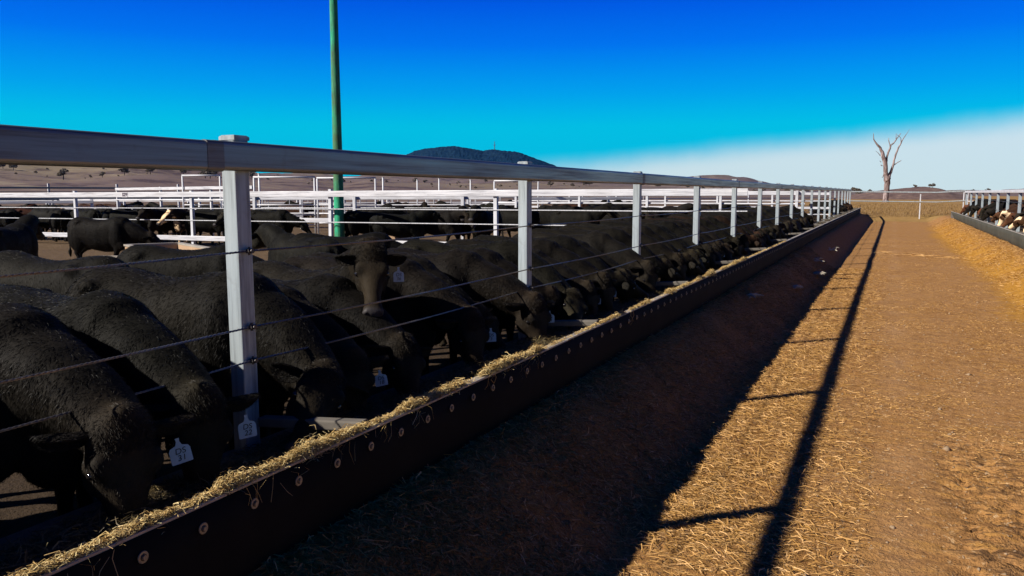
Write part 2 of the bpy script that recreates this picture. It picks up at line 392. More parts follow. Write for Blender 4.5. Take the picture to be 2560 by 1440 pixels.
        flow=np.tile(np.array([-.55,0,-.8]),(fur,1)); flow[hd]=np.array(D); ie=isear[idx]; sgn_=np.sign((p-np.array(P))@np.array(S)); ed=sgn_[:,None]*np.array(S); flow[ie]=ed[ie]*1.6; hd=hd|ie; tk=tk&~ie
        # swirling clumps
        cl=np.array([[mnoise.noise(Vector((q[0]*5,q[1]*5,q[2]*5+k*7))) for k in range(3)] for q in p])
        flow=flow+cl*.55+g.normal(0,.26,(fur,3)); flow[tk]+=cl[tk]*2.5+g.normal(0,.5,(tk.sum(),3))
        flow-=N*(flow*N).sum(1)[:,None]; flow/=np.linalg.norm(flow,axis=1)[:,None]+1e-9
        lift=g.uniform(.10,.42,fur); lift[tk]=g.uniform(.3,1.2,tk.sum())
        dr=flow+N*lift[:,None]; dr/=np.linalg.norm(dr,axis=1)[:,None]
        L=furL*g.uniform(.6,1.3,fur); L[hd]*=.55; L[tk]=g.uniform(.012,.030,tk.sum())
        sd=np.cross(dr,g.normal(0,1,(fur,3))); sd/=np.linalg.norm(sd,axis=1)[:,None]; w=g.uniform(.0006,.0012,fur)[:,None]
        p0=p-N*.004; mid=p0+dr*L[:,None]*.55+N*.001; tip=p0+dr*L[:,None]+np.array([0,0,-1])*L[:,None]*.18
        VV=np.concatenate([p0-sd*w,p0+sd*w,mid+sd*w*.8,mid-sd*w*.8,tip],1).reshape(-1,3)
        me=bpy.data.meshes.new('fur'); k=fur
        me.vertices.add(k*5); me.vertices.foreach_set('co',VV.astype('f').ravel())
        base5=np.arange(k)*5
        lp=np.stack([base5,base5+1,base5+2,base5+3,base5+3,base5+2,base5+4],1).ravel()
        me.loops.add(k*7); me.loops.foreach_set('vertex_index',lp.astype('i'))
        me.polygons.add(k*2); ls=np.stack([np.arange(k)*7,np.arange(k)*7+4],1).ravel(); lt=np.tile([4,3],k)
        me.polygons.foreach_set('loop_start',ls.astype('i')); me.polygons.foreach_set('loop_total',lt.astype('i'))
        me.update(); me.validate(); me.materials.append(M['fur'])
        fa=np.repeat(face[Fq[idx,0]],5); at_=me.attributes.new('face','FLOAT','POINT'); at_.data.foreach_set('value',fa.astype('f'))
        res['fur']=me
    return res
def text_mesh(txt,size,mat,bold=0):
    cu=bpy.data.curves.new('t','FONT'); cu.body=txt; cu.size=size; cu.align_x='CENTER'; cu.align_y='CENTER'; cu.extrude=.0004; cu.space_line=.85; cu.shear=.15; cu.offset=bold
    ob=bpy.data.objects.new('t',cu); link(ob); bpy.context.view_layer.update()
    me=bpy.data.meshes.new_from_object(ob.evaluated_get(bpy.context.evaluated_depsgraph_get())); bpy.data.objects.remove(ob)
    me.materials.clear(); me.materials.append(mat); return me
def tag_mesh():
    P2=[(-.036,-.045),(.036,-.045),(.039,-.042),(.039,.012),(.033,.024),(.012,.032),(.006,.048),(.008,.062),(-.008,.062),(-.006,.048),(-.012,.032),(-.033,.024),(-.039,.012),(-.039,-.042)]
    n=len(P2); V=[(x,y,.0008+.004*math.cos(x*30)) for x,y in P2]+[(x,y,-.0008+.004*math.cos(x*30)) for x,y in P2]
    F=[tuple(range(n)),tuple(range(2*n-1,n-1,-1))]+[(i,n+i,n+(i+1)%n,(i+1)%n) for i in range(n)]
    me=bpy.data.meshes.new('ear_tag'); me.from_pydata(V,[],F); me.materials.append(M['tagw']); return me
TAG=tag_mesh()
def put_cow(pose,x,y,z,rz,label,group=None,scale=.93,colr=(.0085,.0076,.0063),white=0.0,withfur=True,withtag=None,cat='cow',name='black_cow',face_to=None,eyes=True,tagside=1,sz=1.0,wide=1.0):
    r=empty(name,(x,y,z),rz); r.scale=(scale,scale*random.uniform(.96,1.10)*wide,scale*sz); tag(r,label,cat,group)
    kf=random.uniform(.8,1.3); cl=(*[c*kf*random.uniform(.93,1.07) for c in colr],white)
    o=bpy.data.objects.new('body',pose['body']); link(o); o.parent=r; o.color=cl
    if withfur and 'fur' in pose:
        f=bpy.data.objects.new('fur',pose['fur']); link(f); f.parent=r; f.color=cl
    if eyes:
        for p in pose['eyepos']:
            e=bpy.data.objects.new('eye',pose['eye']); link(e); e.parent=r; e.location=p
    if withtag is not None:
        tip,dr,flat,wd=pose['ears'][tagside]
        t=bpy.data.objects.new('ear_tag',TAG); link(t); t.parent=r
        # hang below the ear, face roughly towards the road
        Mx=Matrix.LocRotScale(r.location,r.rotation_euler,None); inv=Mx.to_3x3().inverted()
        pos=Vector(tip)+inv@Vector((0,0,-.115))+dr*.0+flat*.02
        nrm=Vector((0,0,EYE))-Vector((x,y,z+1)); nrm.z*=.4; nrm.normalize(); nrm=(nrm+Vector((random.uniform(-.25,.25),random.uniform(-.25,.25),.1))).normalized()
        zl=(inv@nrm).normalized(); yl=inv@Vector((random.uniform(-.15,.15),random.uniform(-.1,.1),1)); yl=(yl-zl*yl.dot(zl)).normalized(); xl=yl.cross(zl)
        t.matrix_local=Matrix.Translation(pos)@Matrix((xl,yl,zl)).transposed().to_4x4()@Matrix.Scale(1.03,4)
        if withtag:
            tx=bpy.data.objects.new('tag_lettering',text_mesh(withtag,.034,M['ink'])); link(tx); tx.parent=t; tx.location=(0,-.008,.0058)
    return r
V3=Vector
feedP=[ # poll, muzzle direction, forehead direction
 ((1.16,-.02,.78),(.26,-.16,-.90),(.92,-.35,.3)),
 ((1.16,-.10,.76),(.42,-.34,-.80),(.9,-.3,.4)),
 ((1.12,.14,.78),(.22,.40,-.80),(.9,.3,.3)),
 ((1.17,-.16,.70),(.34,-.70,-.50),(.7,-.3,.65)),
 ((1.10,.05,.74),(.55,.10,-.75),(.9,0,.4)),
 ((1.13,.18,.72),(.40,.70,-.50),(.7,.4,.6)),
]
FEED=[make_cow('feed%d'%i,P,D,U,fur=110000,furL=.028,seed=i+3,roundb=.05*(i%3)) for i,(P,D,U) in enumerate(feedP)]
LOOK=make_cow('look',(.92,-.20,1.36),(.45,-.40,-.80),(.62,-.52,.6),fur=110000,furL=.026,seed=31)
STAND=[make_cow('st0',(1.06,.05,1.22),(.85,.15,-.55),(.55,.1,.85),fur=30000,furL=.036,seed=41,voxel=.026),
       make_cow('st1',(1.08,-.22,1.08),(.65,-.45,-.62),(.55,-.3,.8),fur=30000,furL=.036,seed=42,voxel=.026,legs='walk'),
       make_cow('st2',(1.12,.1,.82),(.55,.15,-.85),(.8,.1,.5),fur=30000,furL=.036,seed=43,voxel=.026,legs='walk')]
# ==LAYOUT
# ------------------------------------------------------------------ ground
def zone(X,Y):
    X=np.asarray(X,float); Y=np.asarray(Y,float)
    z=-.3+.57*(1-sstep(-2.2,-1.25,X))+.46*sstep(2.1,3.35,X)
    z=np.where(X<-2.6,.27-.2*sstep(-2.6,-3.1,X) if False else .08+.19*sstep(-3.05,-2.6,X),z)
    z=z-np.clip((-8-X)/30,0,1)*.12
    e=sstep(64.5,69,Y); z=z*(1-e)+.13*e*(1-sstep(90,200,Y))
    return z
def gz(x,y): return float(zone(x,y))
def axis(segs):
    out=[]
    for a,b,s in segs: out+=list(np.arange(a,b,s))
    return out
def geo(a,b,n,r=1.0):
    t=np.linspace(0,1,n); return a*(b/a)**t
xs=np.concatenate([-geo(16,9000,50)[::-1],np.arange(-15.5,-2.5,.25),np.arange(-2.4,4.2,.035),np.arange(4.2,16,.5),geo(16.5,9000,45)])
ys=np.concatenate([-geo(6,9000,30)[::-1],np.arange(-5,2.6,.4),np.arange(2.7,9,.03),np.arange(9,20,.07),np.arange(20,75,.5),geo(76,9000,50)])
XX,YY=np.meshgrid(xs,ys); ZZ=zone(XX,YY)
def fbm(x,y,s,o=3,seed=0):
    r=np.zeros(x.shape)
    flat=[(a,b) for a,b in zip(x.ravel(),y.ravel())]
    return np.array([mnoise.fractal(Vector((a*s,b*s,seed)),1.0,2.0,o) for a,b in flat]).reshape(x.shape)
nearm=(XX>-3)&(XX<4.3)&(YY>2)&(YY<21)
nx=np.zeros(XX.shape); a=XX[nearm]; b=YY[nearm]
n1=fbm(a,b,2.2,3,1)*.008+fbm(a,b,14,3,5)*.0035
ridge=np.array([mnoise.fractal(Vector((p*1.6,q*15+1.6*mnoise.noise(Vector((p*2,q*2,3))),2)),1,2,3) for p,q in zip(a,b)])
rm=sstep(.33,.55,a+.06*np.array([mnoise.noise(Vector((0,q*6,1))) for q in b]))*(1-sstep(1.5,1.9,a))*(1-sstep(6.8,8.2,b))
n1=n1+(np.minimum(ridge,.05)*.12+np.minimum(fbm(a,b,10,3,31),.08)*.06)*rm+ .010*np.exp(-((b-17-.0*a)/.25)**2)*((a>1)&(a<3))
lug=np.maximum(0,np.sin(b*math.pi*2/.16+2.2*np.array([mnoise.noise(Vector((p*3,q*1.5,7))) for p,q in zip(a,b)])))**2
n1=n1-lug*.010*np.exp(-((a-.10-.05*np.sin(b*.5))/.16)**2)*sstep(.05,.3,np.array([mnoise.noise(Vector((p*1.1,q*.6,12))) for p,q in zip(a,b)])+.25)
# churned loose edge in front of the right-hand bunk
rm2=sstep(2.3,2.8,a)*(1-sstep(3.4,3.6,a)); n1=n1+rm2*fbm(a,b,5,3,9)*.03
nx[nearm]=n1; ZZ=ZZ+nx
far=~nearm; lump=fbm(XX[far][:],YY[far][:],.35,2,11)*.02*((np.abs(XX[far])<60)&(np.abs(YY[far])<90)); ZZ[far]+=lump
ny,nxn=XX.shape
Vg=np.stack([XX,YY,ZZ],-1).reshape(-1,3).astype('f')
gm=bpy.data.meshes.new('ground'); gm.vertices.add(len(Vg)); gm.vertices.foreach_set('co',Vg.ravel())
I,J=np.meshgrid(np.arange(ny-1),np.arange(nxn-1),indexing='ij'); q=(I*nxn+J).ravel()
lp=np.stack([q,q+1,q+nxn+1,q+nxn],1).ravel(); gm.loops.add(len(lp)); gm.loops.foreach_set('vertex_index',lp.astype('i'))
gm.polygons.add(len(q)); gm.polygons.foreach_set('loop_start',(np.arange(len(q))*4).astype('i')); gm.polygons.foreach_set('loop_total',np.full(len(q),4,'i'))
gm.polygons.foreach_set('use_smooth',[True]*len(q)); gm.update()
m,n,b=material('dirt_ground'); P_=n('ShaderNodeTexCoord').outputs['Object']; sx=n('ShaderNodeSeparateXYZ',i_0=P_)
x_,y_=sx.outputs[0],sx.outputs[1]
nA=n.noise(P_,1.1,5,.6); nB=n.noise(P_,9,5,.65); nC=n.noise(P_,55,3,.6); nS=n.noise(P_,6,5,.7,(.35,1.6,1)); nL=n.noise(P_,.18,3,.5)
dirt=n.ramp(nB,[(.25,(.19,.085,.026)),(.5,(.36,.178,.056)),(.75,(.49,.265,.092))])
dirt=n.mix(n.ramp(nA,[(.35,0),(.7,.6)]),dirt,(.40,.215,.088))
dirt=n.mix(n.ramp(nS,[(.52,0),(.66,.75)]),dirt,(.47,.24,.06))
dirt=n.mix(n.ramp(nC,[(.54,0),(.66,.7)]),dirt,(.09,.05,.022))
dirt=n.mix(n.ramp(n.noise(P_,24,4,.6,(1,1,1)),[(.60,0),(.70,.7)]),dirt,(.68,.47,.26))
# tyre polish
tr=n.math('ABSOLUTE',n.math('SUBTRACT',x_,.12)); trk=n.math('MULTIPLY',n.ramp(n.math('ADD',tr,n.math('MULTIPLY',nB,.35)),[(.10,.5),(.42,0)]),n.ramp(n.noise(P_,.7,3,.6),[(.4,0),(.65,1)]))
dirt=n.mix(trk,dirt,(.45,.27,.14))
# orange grain dust along the right-hand bunk, straw trodden along the left
bx=n.math('ADD',x_,n.math('MULTIPLY',n.math('SUBTRACT',nS,.5),1.6)); bx=n.math('ADD',bx,n.math('MULTIPLY',n.math('SUBTRACT',nL,.5),1.4))
band=n.ramp(n.math('ABSOLUTE',n.math('SUBTRACT',bx,2.5)),[(.30,1),(.75,0)])
yl=n('ShaderNodeMapRange',i_0=y_,i_1=11,i_2=17).outputs[0]; yh=n('ShaderNodeMapRange',i_0=y_,i_1=58,i_2=50).outputs[0]
band=n.math('MULTIPLY',n.math('MULTIPLY',band,yl,clamp=True),yh,clamp=True)
dirt=n.mix(n.math('MULTIPLY',band,.95),dirt,n.ramp(nB,[(.3,(.38,.17,.018)),(.7,(.56,.29,.045))]))
lft=n.ramp(n.math('ADD',x_,n.math('MULTIPLY',n.math('SUBTRACT',nS,.5),1.2)),[(0.0,0.0),(1,0)])
# manure dark pad inside the pens
pen=n.math('LESS_THAN',x_,-2.8); 
padc=n.ramp(nB,[(.3,(.05,.035,.02)),(.55,(.14,.09,.05)),(.8,(.17,.115,.06))])
padc=n.mix(n.ramp(nA,[(.4,0),(.65,.7)]),padc,(.15,.10,.055))
padc=n.mix(n('ShaderNodeMapRange',i_0=x_,i_1=-7.5,i_2=-4.5).outputs[0],padc,(.05,.033,.02)); dirt=n.mix(pen,dirt,padc)
rp=n.math('GREATER_THAN',x_,4.0); dirt=n.mix(n.math('MULTIPLY',rp,n.math('LESS_THAN',y_,62)),dirt,padc)
# dry grass beyond the end fence and out over the plain
gr=n.ramp(nS,[(.3,(.20,.12,.035)),(.55,(.36,.22,.07)),(.8,(.46,.32,.13))])
gr=n.mix(n.ramp(nL,[(.35,0),(.7,.7)]),gr,(.33,.19,.08))
gr=n.mix(n('ShaderNodeMapRange',i_0=x_,i_1=-10,i_2=-25).outputs[0],gr,n.ramp(nS,[(.35,(.13,.095,.085)),(.6,(.18,.13,.10)),(.75,(.25,.19,.12))]))
gf=n('ShaderNodeMapRange',i_0=n.math('ADD',y_,n.math('ADD',n.math('MULTIPLY',nA,1.5),n.math('MULTIPLY',n.math('LESS_THAN',x_,-6),-50))),i_1=64.5,i_2=66).outputs[0]
gl=n('ShaderNodeMapRange',i_0=x_,i_1=-95,i_2=-110).outputs[0]
dirt=n.mix(n.math('MAXIMUM',gf,gl),dirt,gr)
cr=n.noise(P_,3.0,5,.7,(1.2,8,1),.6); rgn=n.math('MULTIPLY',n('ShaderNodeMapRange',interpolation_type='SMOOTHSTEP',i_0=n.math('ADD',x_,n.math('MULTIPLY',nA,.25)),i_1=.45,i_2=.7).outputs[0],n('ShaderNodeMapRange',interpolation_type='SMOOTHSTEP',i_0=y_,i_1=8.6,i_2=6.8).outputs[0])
dirt=n.mix(n.math('MULTIPLY',n.ramp(cr,[(.52,0),(.60,.85)]),rgn),dirt,(.075,.04,.02))  # dark streaks coloured in for the ruts' shadows and moist crumbs
st=n.noise(P_,1.9,4,.7,(.6,1.3,1),.4); dirt=n.mix(n.ramp(st,[(.63,0),(.74,.5)]),dirt,(.13,.075,.035))
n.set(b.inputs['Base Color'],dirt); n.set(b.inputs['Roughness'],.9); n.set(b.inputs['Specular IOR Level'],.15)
hh=n.math('ADD',n.math('MULTIPLY',nC,.35),n.math('ADD',nB,n.math('MULTIPLY',n.noise(P_,130,2,.5),.2))); bump(n,b,hh,.9,.03)
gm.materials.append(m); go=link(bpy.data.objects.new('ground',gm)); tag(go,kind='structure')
# ------------------------------------------------------------------ straw strands (stuff)
def strands(name,cx,cy,cz,L,wd,ang,pit,tone,mat,label=None,cat=None,parent=None,curl=.15):
    k=len(cx); dx=np.cos(ang)*np.cos(pit); dy=np.sin(ang)*np.cos(pit); dz=np.sin(pit); d=np.stack([dx,dy,dz],1)
    s=np.stack([-np.sin(ang),np.cos(ang),np.zeros(k)],1); tw=rng.uniform(-.9,.9,k)[:,None]; s=s*np.cos(tw)+np.array([0,0,1])*np.sin(tw)
    c=np.stack([cx,cy,cz],1); L=L[:,None]; wd=wd[:,None]; bend=s*L*rng.uniform(-curl,curl,k)[:,None]+np.array([0,0,1])*L*rng.uniform(0,curl*.5,k)[:,None]
    a=c-d*L/2; b_=c+d*L/2; mid=c+bend
    VV=np.concatenate([a-s*wd/2,a+s*wd/2,mid+s*wd/2,mid-s*wd/2,b_+s*wd*.3,b_-s*wd*.3],1).reshape(-1,3)
    me=bpy.data.meshes.new(name); me.vertices.add(k*6); me.vertices.foreach_set('co',VV.astype('f').ravel())
    b0=np.arange(k)*6; lp=np.stack([b0,b0+1,b0+2,b0+3,b0+3,b0+2,b0+4,b0+5],1).ravel(); me.loops.add(k*8); me.loops.foreach_set('vertex_index',lp.astype('i'))
    me.polygons.add(k*2); me.polygons.foreach_set('loop_start',(np.arange(k*2)*4).astype('i')); me.polygons.foreach_set('loop_total',np.full(k*2,4,'i')); me.update()
    at_=me.attributes.new('tone','FLOAT','POINT'); at_.data.foreach_set('value',np.repeat(tone,6).astype('f'))
    me.materials.append(mat); o=link(bpy.data.objects.new(name,me)); tag(o,label,cat,None,'stuff')
    if parent: o.parent=parent
    return o
def gzn(x,y):
    xi=np.clip(np.searchsorted(xs,x)-1,0,len(xs)-2); yi=np.clip(np.searchsorted(ys,y)-1,0,len(ys)-2)
    tx=(x-xs[xi])/(xs[xi+1]-xs[xi]); ty=(y-ys[yi])/(ys[yi+1]-ys[yi])
    return (ZZ[yi,xi]*(1-tx)+ZZ[yi,xi+1]*tx)*(1-ty)+(ZZ[yi+1,xi]*(1-tx)+ZZ[yi+1,xi+1]*tx)*ty
def scatter(k,x0,x1,y0,y1,dens=None,ypow=1.0):
    x=rng.uniform(x0,x1,k*3); y=y0+(y1-y0)*rng.uniform(0,1,k*3)**ypow
    if dens is not None: 
        p=dens(x,y); kp=rng.uniform(0,1,len(x))<p; x=x[kp][:k]; y=y[kp][:k]
    else: x=x[:k]; y=y[:k]
    return x,y
def pn(x,y,s,seed): return np.array([mnoise.noise(Vector((p*s,q*s,seed))) for p,q in zip(x,y)])
x,y=scatter(105000,-2.19,-.05,2.4,24,lambda x,y:np.clip(.75+pn(x,y,1.3,4)*.9,0,1)*(1-.8*sstep(-.9,-.1,x)),2.2)
k=len(x); strands('straw_litter',x,y,gzn(x,y)+rng.uniform(.002,.016,k),rng.uniform(.02,.11,k)*np.where(rng.uniform(0,1,k)<.12,1.5,1),rng.uniform(.002,.0065,k),rng.normal(-.35,.7,k),rng.normal(0,.25,k),np.clip(rng.normal(.5,.25,k),0,1),M['litter'],'trodden loose straw strewn along the foot of the left feed bunk','straw')
x,y=scatter(60000,-.6,3.3,3.4,40,lambda x,y:np.clip(.25+pn(x,y,1.1,8)*1.3,0,1),2.0)
k=len(x); strands('straw_litter',x,y,gzn(x,y)+rng.uniform(.001,.008,k),rng.uniform(.006,.04,k)*np.where(rng.uniform(0,1,k)<.06,2.2,1),rng.uniform(.002,.006,k),rng.normal(-.3,.7,k),rng.normal(0,.2,k),np.clip(rng.normal(.55,.25,k),0,1),M['litter'],'thin scatter of straw bits over the open dirt lane','straw')
x,y=scatter(26000,2.0,3.38,10,58,lambda x,y:np.clip(.6+pn(x,y,1.0,18)*1.2,0,1)*sstep(1.9,2.7,x),1.5)
k=len(x); strands('straw_litter',x,y,gzn(x,y)+rng.uniform(.002,.03,k),rng.uniform(.03,.12,k),rng.uniform(.004,.010,k),rng.normal(.3,.9,k),rng.normal(0,.3,k),np.clip(rng.normal(.5,.25,k),0,1),M['litter'],'orange straw and grain dust spilt along the right feed bunk','straw')
# small stones and clods
k=5200; x,y=scatter(k,-.9,3.3,3.3,26,lambda x,y:np.clip(.4+pn(x,y,.9,28)*1.2,0,1)+.8*((x>.45)&(x<1.5)&(y<8)),2.0); k=len(x); z=gzn(x,y)
r=rng.gamma(2.0,.0028,k)[:,None]; O=np.array([(1,0,0),(0,1,0),(-1,0,0),(0,-1,0),(0,0,.7),(0,0,-.6)]); VV=(np.stack([x,y,z],1)[:,None,:]+(O[None]*r[:,None,:]*rng.uniform(.6,1.5,(k,6,1)))).reshape(-1,3)
me=bpy.data.meshes.new('gravel'); me.vertices.add(k*6); me.vertices.foreach_set('co',VV.astype('f').ravel())
T=np.array([(0,1,4),(1,2,4),(2,3,4),(3,0,4),(1,0,5),(2,1,5),(3,2,5),(0,3,5)]); lp=(T[None]+(np.arange(k)*6)[:,None,None]).ravel(); me.loops.add(len(lp)); me.loops.foreach_set('vertex_index',lp.astype('i'))
me.polygons.add(k*8); me.polygons.foreach_set('loop_start',(np.arange(k*8)*3).astype('i')); me.polygons.foreach_set('loop_total',np.full(k*8,3,'i')); me.update()
me.materials.append(simple('stone',(.40,.28,.17),.9,0,3,.5)); tag(link(bpy.data.objects.new('gravel',me)),'small stones and dirt clods strewn over the lane','gravel',None,'stuff')
# dry stalks blown across the lane
k=150; t=rng.uniform(0,1,k); x=-.3+t*2.4+rng.normal(0,.05,k); y=30.5-t*1.6+rng.normal(0,.35,k)
strands('dry_stalks',x,y,-.285+rng.uniform(.0,.03,k),rng.uniform(.1,.4,k),rng.uniform(.006,.014,k),rng.normal(-.3,.25,k),rng.normal(0,.1,k),np.clip(rng.normal(.7,.2,k),0,1),M['litter'],'drift of long dry stalks lying across the middle of the lane','straw')
k=26000; x=rng.uniform(-9,16,k); y=67.2+rng.uniform(0,1,k)**1.6*70
ht=rng.uniform(.08,.30,k); strands('dry_grass',x,y,gzn(x,y)+ht*.4,ht,rng.uniform(.006,.02,k),rng.uniform(0,6.28,k),rng.normal(1.2,.35,k),np.clip(rng.normal(.45,.25,k),0,1),M['drygrass'],'golden dry grass on the flat beyond the end fence','grass',curl=.3)
# ------------------------------------------------------------------ feed bunks
def bunk_profile(sg):   # closed concrete section, x measured outward from the road side
    return [(0,.16),(0,.64),(-.06,.64),(-.10,.54),(-.20,.47),(-.46,.46),(-.54,.475),(-.76,.48),(-.76,-.1)]
def make_bunk(sg,xf,y0,y1,z0,beltmat,washers,label,lipmat):
    root=empty('feed_bunk',(xf,y0,0)); tag(root,label,'feed bunk')
    L=y1-y0; mb=MB(); 
    pr=[(sg*a,z) for a,z in bunk_profile(sg)]
    yb=np.linspace(0,L,60); n=len(pr); V=[];F=[]
    for i,yy in enumerate(yb):
        for a,z in pr: V.append((-sg*.03+a*1.0*1 if False else a-sg*.02,yy,z+z0+.004*math.sin(yy*.9)))
    for i in range(59):
        for j in range(n): F.append((i*n+j,(i+1)*n+j,(i+1)*n+(j+1)%n,i*n+(j+1)%n))
    F.append(tuple(range(n))); F.append(tuple(range(59*n+n-1,59*n-1,-1)))
    mkobj('trough',V,F,M['concrete'],root)
    # rubber belt hung on the road face
    mb=MB(); ny_=int(L/.25); V=[];F=[]
    for i in range(ny_+1):
        yy=L*i/ny_; w=.004*math.sin(yy*2.1)+.003*math.sin(yy*5.3+1); endt=max(0,(yy-(L-9))/9)
        for j,(dx,z) in enumerate(((0,.645),(.004,.50),(-.004,.38),(-.022,.18))):
            zz=z; 
            V.append((sg*(dx+w*(j>0)),min(yy,L-(.0 if j==0 else 1.4*j)),zz+z0+.003*math.sin(yy*.9)))
        for j,(dx,z) in enumerate(((-.012,.645),(-.008,.50),(-.016,.38),(-.034,.18))):
            V.append((sg*(dx+w*(j>0)),min(yy,L-(.0 if j==0 else 1.4*j)),z+z0+.003*math.sin(yy*.9)))
    for i in range(ny_):
        a=i*8;b2=a+8
        for j in range(3): F+= [(a+j,a+j+1,b2+j+1,b2+j),(a+4+j,b2+4+j,b2+5+j,a+5+j)]
        F.append((a,b2,b2+4,a+4)); F.append((a+3,a+7,b2+7,b2+3))
    F.append((0,4,5,1)); F.append((1,5,6,2)); F.append((2,6,7,3))
    mkobj('rubber_belt',V,F,beltmat,root,True)
    # flat clamping strip along the top
    mb=MB(); yy=0
    while yy<L-.1:
        l=min(random.uniform(1.5,2.6),L-yy); mb.bar((-sg*.035,yy+.004,z0+.652+random.uniform(-.003,.003)),(-sg*.035,yy+l-.004,z0+.652+random.uniform(-.003,.003)),.062,.012,.003); yy+=l
    mb.build('top_strip',lipmat,root)
    return root
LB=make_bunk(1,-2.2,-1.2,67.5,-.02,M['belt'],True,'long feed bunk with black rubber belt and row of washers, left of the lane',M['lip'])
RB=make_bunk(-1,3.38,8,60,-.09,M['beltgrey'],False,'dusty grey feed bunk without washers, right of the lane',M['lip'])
# washers: one hundred as parts, the rest as one
wm=MB()
def disc(mb,c,r,t,n,m=0):
    x,y,z=c; V=[(x,y+r*math.cos(2*math.pi*i/n),z+r*math.sin(2*math.pi*i/n)) for i in range(n)]+[(x+t,y+r*.94*math.cos(2*math.pi*i/n),z+r*.94*math.sin(2*math.pi*i/n)) for i in range(n)]
    mb.add(V,[(i,(i+1)%n,n+(i+1)%n,n+i) for i in range(n)]+[tuple(range(n,2*n))],m)
disc(wm,(0,0,0),.0215,.003,24,0); disc(wm,(.003,0,0),.0125,.002,18,1); disc(wm,(.005,0,0),.009,.006,6,0)
w0=wm.build('washer',[M['washer'],M['clamp']],LB); wmesh=w0.data
ws=[]; yy=1.05
while yy<66: ws.append(yy); yy+=.262 if yy<14 else .27
for i,yw in enumerate(ws[:100]):
    o=w0 if i==0 else w0.copy()
    if i: COL.objects.link(o)
    o.location=(.008,yw+1.2,.553+.003*math.sin(yw*.9)+random.uniform(-.004,.004)); o.rotation_euler=(random.uniform(0,6),0,0)
mb=MB()
for yw in ws[100:]: disc(mb,(.008,yw+1.2,.553),.0215,.004,8)
tag(mb.build('washer_row',M['washer'],LB),kind='stuff')
# bracing bars across the left bunk, one at each fence post
POST=[3.09+3.45*(i-1) for i in range(20)]   # first one behind the camera
mb=MB()
for i,py in enumerate(POST):
    b_=MB(); b_.bar((-.06,py+1.2+.10,.638),(-.65,py+1.2+.06,.60),.07,.05,.01); b_.build('cross_brace',M['concrete'],LB)
# feed lying in the trough
k=60000; y=rng.uniform(0,66,k)**1.0; y=np.where(rng.uniform(0,1,k)<.7,rng.uniform(.3,16,k),y); u=rng.uniform(0,1,k); x=-2.31-u*.5
ht=.03+.05*np.sin(u*3.1)*(.6+.4*np.sin(y*1.3)); z=.465+ht*rng.uniform(.3,1,k)+.02
o=strands('feed_ration',x,y,z,rng.uniform(.02,.09,k),rng.uniform(.002,.005,k),rng.uniform(0,6.28,k),rng.normal(0,.35,k),np.clip(rng.normal(.4,.3,k),0,1),M['feed'],'chopped hay ration lying in the left feed bunk under the muzzles','feed')
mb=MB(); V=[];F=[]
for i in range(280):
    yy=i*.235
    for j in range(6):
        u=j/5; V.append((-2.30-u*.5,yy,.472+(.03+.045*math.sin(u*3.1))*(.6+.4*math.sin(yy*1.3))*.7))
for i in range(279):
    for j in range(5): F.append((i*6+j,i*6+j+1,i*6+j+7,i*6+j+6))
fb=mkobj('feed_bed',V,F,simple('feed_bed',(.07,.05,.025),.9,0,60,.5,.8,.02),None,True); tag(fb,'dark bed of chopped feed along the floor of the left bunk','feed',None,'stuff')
# straw caught along the top of the left bunk (amount follows the photograph)
def lipamt(y):
    segs=[(-1,.3,.5),(1.2,1.95,.8),(1.95,2.2,.35),(2.2,3.2,1.0),(3.2,4.15,1.0),(4.15,4.25,.15),(4.38,5.35,1.1),(5.5,6.6,.18),(6.6,7.3,.5),(7.5,8.2,.8),(8.9,9.3,.9),(9.4,10.9,.7),(11.0,11.5,1.3),(12.0,14.5,.9),(14.5,20,.15)]
    r=np.zeros_like(y)+.04
    for a,b2,v in segs: r=np.maximum(r,v*sstep(a-.03,a+.04,y)*(1-sstep(b2-.04,b2+.03,y)))
    r=r*(.75+.5*np.sin(y*5.1)*np.sin(y*2.3)); return np.clip(r+(np.exp(-((y-2.72)/.09)**2)+np.exp(-((y-3.55)/.06)**2)+np.exp(-((y-5.2)/.1)**2))*.7,0,2)
k=90000; y=rng.uniform(0,1,k)**1.5*19+.9; amt=lipamt(y); kp=rng.uniform(0,1.3,k)<amt; y=y[kp]; amt=amt[kp]; k=len(y)
off=rng.normal(0,1,k)*.0125*(.6+.7*amt); z=.640+np.abs(rng.normal(0,1,k))*.019*amt*np.exp(-(off/.035)**2)-np.clip(np.abs(off)-.03,0,1)*1.0
far_=1+y*.06
strands('spilt_straw',-2.232+off,y,z,rng.uniform(.012,.05,k)*np.where(rng.uniform(0,1,k)<.03,1.8,1),rng.uniform(.0012,.0032,k)*far_,rng.normal(1.2,.9,k),rng.normal(0,.35,k),np.clip(rng.normal(.55,.26,k),0,1),M['straw'],'golden chopped straw piled along the top edge of the left bunk','straw',curl=.35)
# hanging wisps down the belt
k=60; y=rng.choice([1.62,2.35,2.6,2.95,3.25,3.5,3.6,4.4,4.9,5.05,7.4],k)+rng.normal(0,.06,k)
strands('hanging_straw',-2.188+rng.uniform(0,.012,k),y,.595+rng.normal(0,.018,k),rng.uniform(.05,.12,k),rng.uniform(.0014,.003,k),rng.normal(1.6,.5,k),rng.choice([-1,1],k)*rng.uniform(.6,1.4,k),np.clip(rng.normal(.6,.2,k),0,1),M['straw'],'loose straw wisps hanging over the front of the rubber belt','straw',curl=.35)
